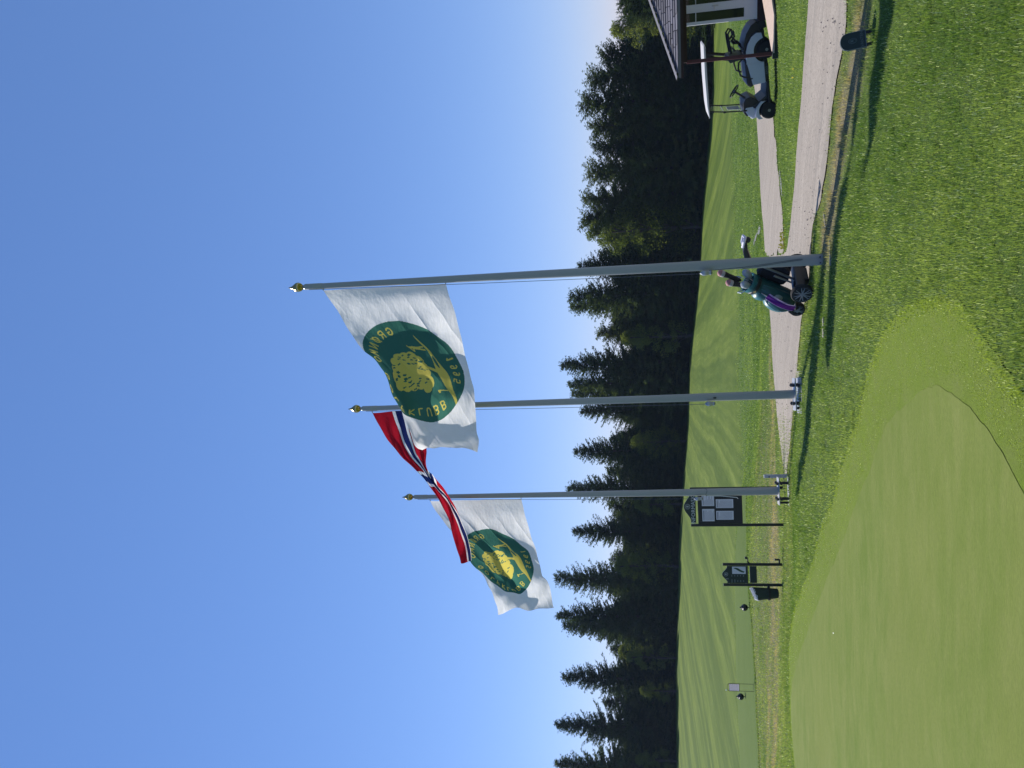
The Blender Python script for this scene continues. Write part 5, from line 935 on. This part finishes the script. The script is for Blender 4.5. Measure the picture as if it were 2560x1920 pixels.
MB().box((.36, .64, (ZE-.23+ZD)/2), (.075, .075, ZE-.23-ZD)).build('corner_post', mat('red_post', (.075, .014, .018), .6, var=.2), k, bevel=.004); MB().box((3.6, .64, (ZE-.23+ZD)/2), (.075, .075, ZE-.23-ZD)).build('corner_post', WOOD, k, bevel=.004)
# deck: clipped planks laid towards the door
DP = [(.26, .56), (1.167, .52), (1.60, .93), (3.1, 2.35), (3.1, 3.1), (2.4, 3.1)]
def clipline(P, p, d):
    ts = []
    for a, b_ in zip(P, P[1:]+P[:1]):
        ex_, ey_ = b_[0]-a[0], b_[1]-a[1]; dn = d[0]*ey_-d[1]*ex_
        if abs(dn) < 1e-9: continue
        tt = ((a[0]-p[0])*ey_-(a[1]-p[1])*ex_)/dn; uu = ((a[0]-p[0])*d[1]-(a[1]-p[1])*d[0])/dn
        if 0 <= uu <= 1: ts.append(tt)
    return (min(ts), max(ts)) if len(ts) >= 2 else None
dk = MB().prism(DP, (0, 0, ZD-.20), EX, Vector((0, 1, 0)), (0, 0, .165)).build('deck', mat('deck_skirt', (.030, .026, .024), .8, var=.3), k)
dd_ = Vector((.66, .75)).normalized(); pn_ = Vector((dd_.y, -dd_.x)); q_ = -1.0
while q_ < 2.2:
    r0_ = clipline(DP, (.26+pn_.x*(q_+.004), .56+pn_.y*(q_+.004)), dd_); r1_ = clipline(DP, (.26+pn_.x*(q_+.086), .56+pn_.y*(q_+.086)), dd_)
    if r0_ and r1_:
        A0 = Vector((.26, .56))+pn_*(q_+.004); A1 = Vector((.26, .56))+pn_*(q_+.086)
        MB().prism([tuple(A0+dd_*(r0_[0]-.02)), tuple(A1+dd_*(r1_[0]-.02)), tuple(A1+dd_*r1_[1]), tuple(A0+dd_*r0_[1])], (0, 0, ZD-.030), EX, Vector((0, 1, 0)), (0, 0, .030)).build('plank', DECKM, dk)
    q_ += .09
MB().box((.32, .58, ZD-.12), (.16, .08, .26)).build('deck_foot', mat('foot_green', (.02, .03, .022), .8), k)
# white door wall
WX, WY = 1.34, 2.62; wl = MB(); zt = ZE-.1; zb_ = ZD+.06
MB().box((WX+1.4, WY+.05, ZD-.13), (2.9, .12, .37)).build('plinth', WOOD, k)
fr_ = [(0, .06), (.30, .46), (.86, .94)]
W_ = MB()
for a, b_ in fr_: W_.box((WX+(a+b_)/2, WY, (zt+zb_)/2), (b_-a, .07, zt-zb_))
W_.box((WX+.18, WY, zb_+.15), (.24, .068, .30)).box((WX+.18, WY, zt-.045), (.24, .068, .09)).box((WX+.66, WY, zb_+.15), (.40, .068, .30)).box((WX+.66, WY, zt-.045), (.40, .068, .09))
dw = W_.build('door_wall', WHP, k, bevel=.004)
for a, b_ in ((.06, .30), (.46, .86)):
    wn = MB().box((WX+(a+b_)/2, WY+.01, (zt-.09+zb_+.30)/2), (b_-a, .012, zt-zb_-.39)).build('window', GLS, dw)
    bb = MB()
    for zz_ in (zb_+.30, zt-.09): bb.box((WX+(a+b_)/2, WY-.03, zz_), (b_-a, .03, .035))
    for xx_ in (a, b_): bb.box((WX+xx_, WY-.03, (zt-.09+zb_+.30)/2), (.028, .03, zt-zb_-.39))
    bb.box((WX+(a+b_)/2, WY-.022, zt-.50), (b_-a, .015, .02)); bb.build('window_frame', WHP, dw, bevel=.003)
MB().box((WX+.40, WY-.04, zb_+1.02), (.03, .012, .16)).tube([(WX+.40, WY-.045, zb_+1.05), (WX+.40, WY-.085, zb_+1.05), (WX+.30, WY-.085, zb_+1.05)], .009, 6).build('door_handle', STEEL, dw)
KW = mat('kiosk_wall_boards', (.035, .014, .013), .75, var=.3, scale=4)
MB().box((WX+2.0, WY+.02, (zt+zb_)/2), (2.1, .08, zt-zb_)).prism([(WX+.02, WY+.04), (WX+1.2, WY+1.22), (WX+1.2, WY+2.5), (WX+3.0, WY+2.5), (WX+3.0, WY+.04)], (0, 0, zb_+.01), EX, Vector((0, 1, 0)), (0, 0, zt-zb_-.02)).build('wall', KW, k)
